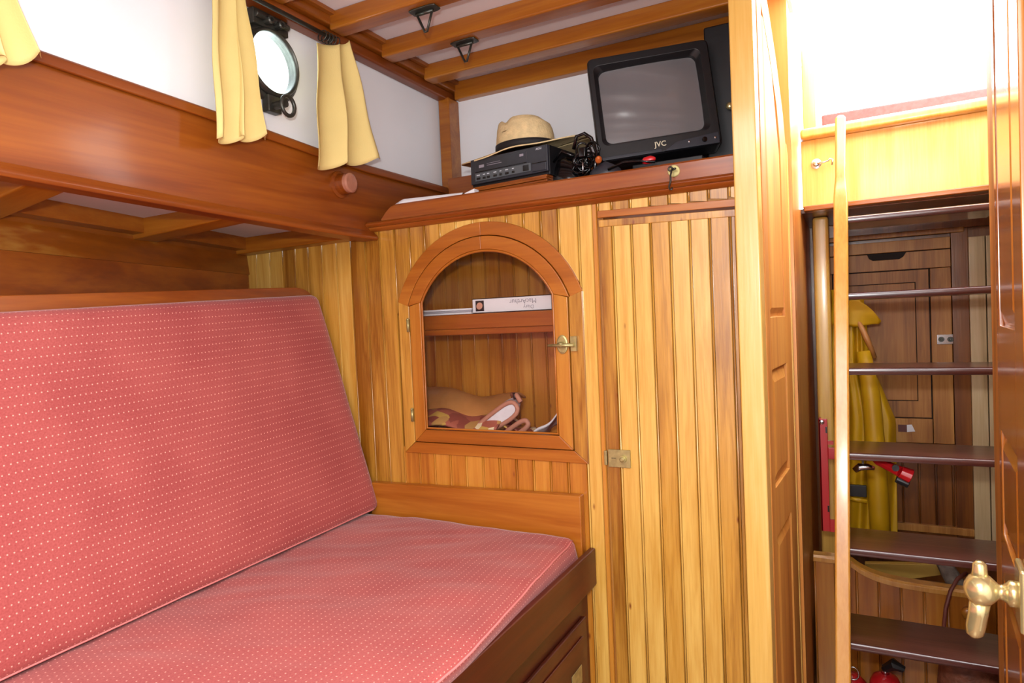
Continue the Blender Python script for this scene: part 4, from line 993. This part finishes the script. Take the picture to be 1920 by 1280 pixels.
# far wall with its panelled door
YW = 1.80
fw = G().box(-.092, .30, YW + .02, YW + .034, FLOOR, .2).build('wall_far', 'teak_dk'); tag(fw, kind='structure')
G().box(-.086, .30, YW - .004, YW + .02, .168, .2).build('header', 'teak_dk', fw, bevel=0.003)
G().box(-.08, .225, YW - .008, YW + .012, .158, .170).build('moulding', 'teak', fw, bevel=0.003)
fd = thing('door_3', (.06, YW, -.35), kind='structure')
fx0, fx1 = -.075, .1985
G().box(fx0, fx1, YW + .004, YW + .016, -.325, .150).build('leaf', 'darkgap', fd)  # coloured dark so the joints in front show as shadow lines
G().box(fx0, fx1, YW - .006, YW + .004, .124, .150).build('rail', 'teak', fd, bevel=0.002)
# upper rail with the hand slot
g = G(); sl = [(.032, .122), (.036, .112), (.044, .107), (.098, .107), (.106, .112), (.112, .122)]
g.prism([(fx0, .122)] + sl + [(fx1, .122), (fx1, .082), (fx0, .082)], YW - .004, YW + .004); g.build('rail', 'teak', fd, bevel=0.001)
G().box(.030, .114, YW + .003, YW + .0045, .104, .1225).build('hand_slot', 'darkgap', fd)
G().box(.1582, fx1, YW - .004, YW + .0045, -.325, .0808).build('stile', 'teak', fd, bevel=0.002)
G().box(fx0, -.045, YW - .004, YW + .0045, -.325, .0808).build('stile', 'teak', fd, bevel=0.002)
G().box(-.0438, .1570, YW - .004, YW + .0045, -.325, -.268).build('rail', 'teak', fd, bevel=0.002)
G().box(-.0425, .1555, YW, YW + .0045, -.2655, .0795).build('panel', 'teak', fd, bevel=0.001)
G().box(-.0168, .1298, YW - .0005, YW + .001, -.2268, .0518).build('panel_shade_line', 'darkgap', fd)  # dark sheet, its rim paints a shadow line round the field
G().box(-.015, .128, YW - .003, YW, -.225, .050).build('panel_field', 'teak', fd, bevel=0.0015)
lp = G().box(*[at(1, YW - .008, 1757, 645)[0], at(1, YW - .008, 1787, 627)[0]], YW - .008, YW - .004, at(1, YW, 1757, 645)[2], at(1, YW, 1757, 627)[2]).build('lock_plate', 'steel', fd, bevel=0.001)
for xx in (1765, 1782):
    p = at(1, YW - .008, xx, 636); G().lathe((p[0], YW - .008, p[2]), (0, -1, 0), [(0, .006), (.002, .005), (.002, .003), (.004, .002)], 12).build('lock_button', 'bronze', lp)
p = at(1, YW - .006, 1684, 803); q = at(1, YW - .006, 1716, 803)
stc = thing('sticker', (q[0], YW, p[2] - .01), 'small white and dark red sticker low on the far panelled door', 'sticker')
G().prism([(p[0], p[2] - .008), (p[0] + .018, p[2] - .008), (p[0] + .018, p[2] + .009), (p[0], p[2] + .009)], YW - .0052, YW - .0042).build('red_field', mat('dark_red_print', '5a2018', 0.5), stc)
G().prism([(p[0] + .018, p[2] - .008), (q[0], p[2] - .006), (q[0] - .004, p[2] + .004), (p[0] + .028, p[2] + .010), (p[0] + .018, p[2] + .009)], YW - .0052, YW - .0042).build('white_field', 'paper', stc)
G().box(-.08, .235, YW - .008, YW + .02, -.345, -.326).build('sill', 'teak_dk', fw, bevel=0.002)
# lower boarded panel
x = -.075
while x < .195:
    plank_shape(x, x + .0335, YW + .004, (-.52, -.52), (-.345, -.345)).build('plank', 'teak_dk', fw); x += .0335
G().box(-.08, .235, YW - .006, YW + .02, -.535, -.518).build('lower_rail', 'teak', fw, bevel=0.002)
# pilaster boards on the right
for xa, xb in ((.232, .262), (.264, .30)):
    G().box(xa, xb, YW - .012, YW + .02, -.54, .145).build('upright_board', 'teak_pale', fw, bevel=0.002)
G().box(.2, .232, YW - .002, YW + .02, -.54, .168).build('upright_board', 'teak_dk', fw, bevel=0.002)
# frame post on the left, behind the rail
G().box(-.076, -.044, 1.60, 1.64, FLOOR, .2).build('trim_7', 'post', None, bevel=0.012); bpy.data.objects['trim_7']['kind'] = 'structure'

# oilskin jacket and trousers
jk = thing('oilskin_jacket', (.03, 1.68, -.32), 'yellow oilskin jacket hanging behind the ladder, collar folded out', 'jacket')
def jacket(u, v):
    # u across, v from top to bottom
    zt_, zb_ = .028, -.54
    z = zt_ + (zb_ - zt_) * v
    K = ((.028, .020), (-.04, .026), (-.13, .030), (-.176, .050), (-.26, .079), (-.54, .076)); xr = K[-1][1]
    for (za, xa_), (zb__, xb_) in zip(K[:-1], K[1:]):
        if zb__ <= z <= za: xr = xa_ + (xb_ - xa_) * (za - z) / (za - zb__); break
    x = -.046 + (xr + .046) * u
    y = 1.70 - .022 * math.sin(math.pi * u) - .008 * math.sin(u * 15 + v * 3) - .004 * math.sin(u * 31 + v * 9)
    return (x, y, z)
G().grid(jacket, 60, 40, (0, .010, 0)).build('body', 'yellow', jk, smooth=True)
G().grid(lambda u, v: (-.045 + u * .097 + .002 * math.sin(v * 5), 1.668 - .012 * math.sin(math.pi * u) + .01 * v, .040 - .080 * v * (1 - u ** 2) - .010 * v * u - .072 * u ** 2.0 + .002 * math.sin(u * 9)), 24, 10, (0, .004, 0)).build('collar', 'yellow', jk, smooth=True)
G().tube([(.018, 1.670, -.10), (.030, 1.662, -.20), (.036, 1.660, -.32), (.040, 1.664, -.46), (.042, 1.668, -.54)], [.014, .019, .020, .021, .020], 14).build('sleeve', 'yellow', jk, smooth=True)
G().tube([(.004, 1.672, -.02), (.024, 1.664, -.07), (.040, 1.668, -.115)], [.005, .007, .004], 8).build('lining_fold', 'tan', jk, smooth=True)
p = at(1, 1.655, 1600, 922); q = at(1, 1.655, 1625, 920)
G().box(p[0] - .01, q[0], 1.652, 1.66, q[2] - .014, q[2] + .012).build('strap', 'black', jk, bevel=0.002)
G().tube([(p[0] - .01, 1.655, q[2] - .020), (q[0], 1.655, q[2] - .024)], .005, 8).build('hem_roll', 'yellow', jk, smooth=True)
# steel shackle, red lever, red bracket
sk = thing('snap_shackle', at(1, 1.28, 1620, 876), 'shiny steel shackle hanging just below the fourth tread of the ladder', 'shackle')
G().tube([at(1, 1.28, 1602, 882), at(1, 1.28, 1612, 875), at(1, 1.28, 1628, 875), at(1, 1.28, 1640, 878)], [.005, .0068, .0056, .003], 10).build('body', 'steel', sk, smooth=True)
k_ = at(1, 1.28, 1618, 872); G().tube([(k_[0], 1.28, k_[2]), (k_[0], 1.28, -.2545)], .002, 6).build('lanyard', 'rope', sk, smooth=True)
rl = thing('red_lever', at(1, 1.29, 1680, 885), 'red and black lever under the fourth tread beside the yellow oilskins', 'lever')
A, Bp = at(1, 1.29, 1646, 864), at(1, 1.27, 1688, 884); C_ = at(1, 1.27, 1709, 893)
G().tube([(A[0] - .012, 1.30, -.256), A, Bp], [.007, .0075, .0095], 8).build('arm', 'red', rl, bevel=0.002)
G().tube([Bp, C_], [.0105, .0125], 10).build('grip', 'red', rl, bevel=0.002)
G().lathe(at(1, 1.268, 1679, 876), (0, -1, 0), [(0, .0055), (.006, .0055)], 14).build('pivot', 'blackgl', rl)
G().tube([at(1, 1.28, 1680, 897), at(1, 1.28, 1704, 907)], [.0065, .008], 8).build('under_grip', 'black', rl, bevel=0.002)
rb = thing('red_bracket', (-.05, 1.3, -.40), 'red metal bracket fixed upright beside the ladder rail', 'bracket')
q0, q1 = at(1, 1.40, 1537, 783), at(1, 1.40, 1553, 995)
G().box(-.0655, -.050, 1.395, 1.40, -.432, -.213).box(-.0655, -.0615, 1.395, 1.42, -.432, -.213).build('channel', 'red', rb, bevel=0.002)
G().box(-.050, -.036, 1.395, 1.399, -.432, -.408).build('foot', 'red', rb)
G().box(-.050, -.030, 1.392, 1.400, -.290, -.268).build('arm', 'red', rb, bevel=0.002)
G().box(-.050, -.040, 1.392, 1.400, -.262, -.255).build('tab', 'red', rb)
for z in (-.232, -.385): G().box(-.0535, -.0505, 1.3935, 1.396, z - .008, z + .004).build('slot', 'blackgl', rb)
G().lathe((-.0595, 1.395, -.2195), (0, -1, 0), [(0, .005), (.003, .004), (.004, 0)], 12).build('screw', 'steel', rb)

# low locker behind the ladder foot, with curved fiddle
lc = thing('low_locker', (.1, 1.47, FLOOR), 'low boarded locker behind the foot of the ladder with a curved opening edge', 'cabinet')
YL = 1.475
def curve(x):   # height of the opening edge
    t = (x + .02) / .09
    return -.512 - .036 * (1 - math.exp(-max(0, t) * 2.4))
xs_ = [-.086 + i * .0385 for i in range(11)]
for a, b in zip(xs_[:-1], xs_[1:]):
    if a > .27: break
    plank_shape(a, b, YL, (FLOOR, FLOOR), (curve(a) - .006, curve(b) - .006)).build('plank', 'trim_z', lc)
fp_ = [(-.086 + i * .012, YL - .004, curve(-.086 + i * .012)) for i in range(24)] + [(.198, YL - .004, -.560), (.207, YL - .004, -.575)]
g = G()
for i, p in enumerate(fp_): g.v += [(p[0], YL - .008, p[2] - .007), (p[0], YL - .008, p[2] + .002), (p[0], YL - .004, p[2] + .006), (p[0], YL + .02, p[2] + .006), (p[0], YL + .02, p[2] - .007)]
for i in range(len(fp_) - 1):
    for j in range(5): g.f.append((i * 5 + j, i * 5 + (j + 1) % 5, i * 5 + 5 + (j + 1) % 5, i * 5 + 5 + j))
g.f += [(4, 3, 2, 1, 0), tuple(5 * (len(fp_) - 1) + j for j in range(5))]
g.build('edge_moulding', 'rail', lc, bevel=0.001)
G().box(-.086, .30, YL + .02, YW, -.66, -.650).build('inner_board', 'teak_dk', lc)
G().lathe((.178, YL, -.585), (0, -1, 0), [(0, .011), (.006, .012), (.009, .010), (.010, .006), (.012, 0)], 20).build('knob', 'trim_z', lc, smooth=True)
ev = G().box8([(.0, 1.55, -.60), (.15, 1.55, -.60), (.15, 1.66, -.56), (.0, 1.66, -.56), (.0, 1.55, -.596), (.15, 1.55, -.596), (.15, 1.66, -.556), (.0, 1.66, -.556)])
e0, e1, e2, e3, e4 = at(1, 1.56, 1622, 1056), at(1, 1.56, 1764, 1058), at(1, 1.56, 1764, 1078), at(1, 1.56, 1705, 1086), at(1, 1.56, 1620, 1074)
ev = G().prism([(p[0], p[2]) for p in (e0, e1, e2, e3, e4)], 1.56, 1.575).build('envelope', 'envelope', None, bevel=0.002); tag(ev, 'manila envelope standing in the curved opening of the low locker', 'envelope')
tag(G().tube([at(1, 1.53, 1765, 1050), at(1, 1.52, 1778, 1070), at(1, 1.51, 1790, 1090), at(1, 1.51, 1800, 1100)], [.012, .015, .016, .014], 10).build('rope_coil', 'rope', None, smooth=True), 'grey rope hanging at the right of the locker opening', 'rope')
tag(G().tube([at(1, 1.46, 1812, 1074), at(1, 1.44, 1795, 1085), at(1, 1.43, 1782, 1108), at(1, 1.42, 1773, 1140), at(1, 1.42, 1770, 1170), at(1, 1.42, 1768, 1230)], .0035, 8).build('brown_flex', 'cable', None, smooth=True), 'brown flex curving down in front of the low locker', 'cable')
# items under the lowest tread
def extinguisher(label, px, py, y, r):
    p = at(1, y, px, py); o = thing('fire_extinguisher', (p[0], y, FLOOR), label, 'extinguisher', 'red cylinders under the lowest tread')
    G().lathe((p[0], y, FLOOR), (0, 0, 1), [(0, r), (p[2] - FLOOR - r * .7, r), (p[2] - FLOOR - r * .25, r * .8), (p[2] - FLOOR, r * .35)], 24).build('cylinder', 'red', o, smooth=True)
    G().tube([(p[0], y, p[2] - .002), (p[0], y, p[2] + .014)], .007, 10).build('valve', 'steel', o, smooth=True)
    G().tube([(p[0] - .002, y, p[2] + .008), (p[0] + .014, y - .008, p[2] + .024), (p[0] + .030, y - .01, p[2] + .018)], [.007, .011, .006], 8).build('lever', 'black', o, bevel=0.001)
    return o
extinguisher('red extinguisher with black lever under the lowest tread, right of the pale rail', 1660, 1262, 1.36, .026)
g = thing('gas_bottle', (-.012, 1.34, FLOOR), 'red cylinder with a steel ring half hidden behind the foot of the pale ladder rail', 'cylinder')
p = at(1, 1.36, 1598, 1262)
G().lathe((p[0], 1.36, FLOOR), (0, 0, 1), [(0, .024), (p[2] - FLOOR - .015, .024), (p[2] - FLOOR, .010)], 20).build('cylinder', 'red', g, smooth=True)
G().tube([(p[0] + .002 + math.cos(a_) * .009, 1.345, p[2] + .008 + math.sin(a_) * .012) for a_ in [k * math.pi / 7 for k in range(14)]], .0015, 6, closed=True).build('ring', 'steel', g, smooth=True)
lbg = thing('leather_bag', (.17, 1.36, FLOOR), 'brown pebbled leather bag on the sole under the lowest tread', 'bag')
G().grid(lambda u, v: (.165 + .048 * math.cos(2 * math.pi * u) * math.sin(math.pi * (v * .96 + .02)) ** .35, 1.375 + .035 * math.sin(2 * math.pi * u) * math.sin(math.pi * (v * .96 + .02)) ** .35, FLOOR - (-.010 if v < .5 else 0) * 0 + .001 + v * (-.585 - FLOOR)), 32, 14).build('body', 'brownbag', lbg, smooth=True)
G().tube([(.117, 1.345, -.60), (.122, 1.338, -.588), (.128, 1.345, -.60)], .002, 6).build('clip', 'steel', lbg, smooth=True)

for o in bpy.data.objects:
    if '_org' in o: del o['_org']
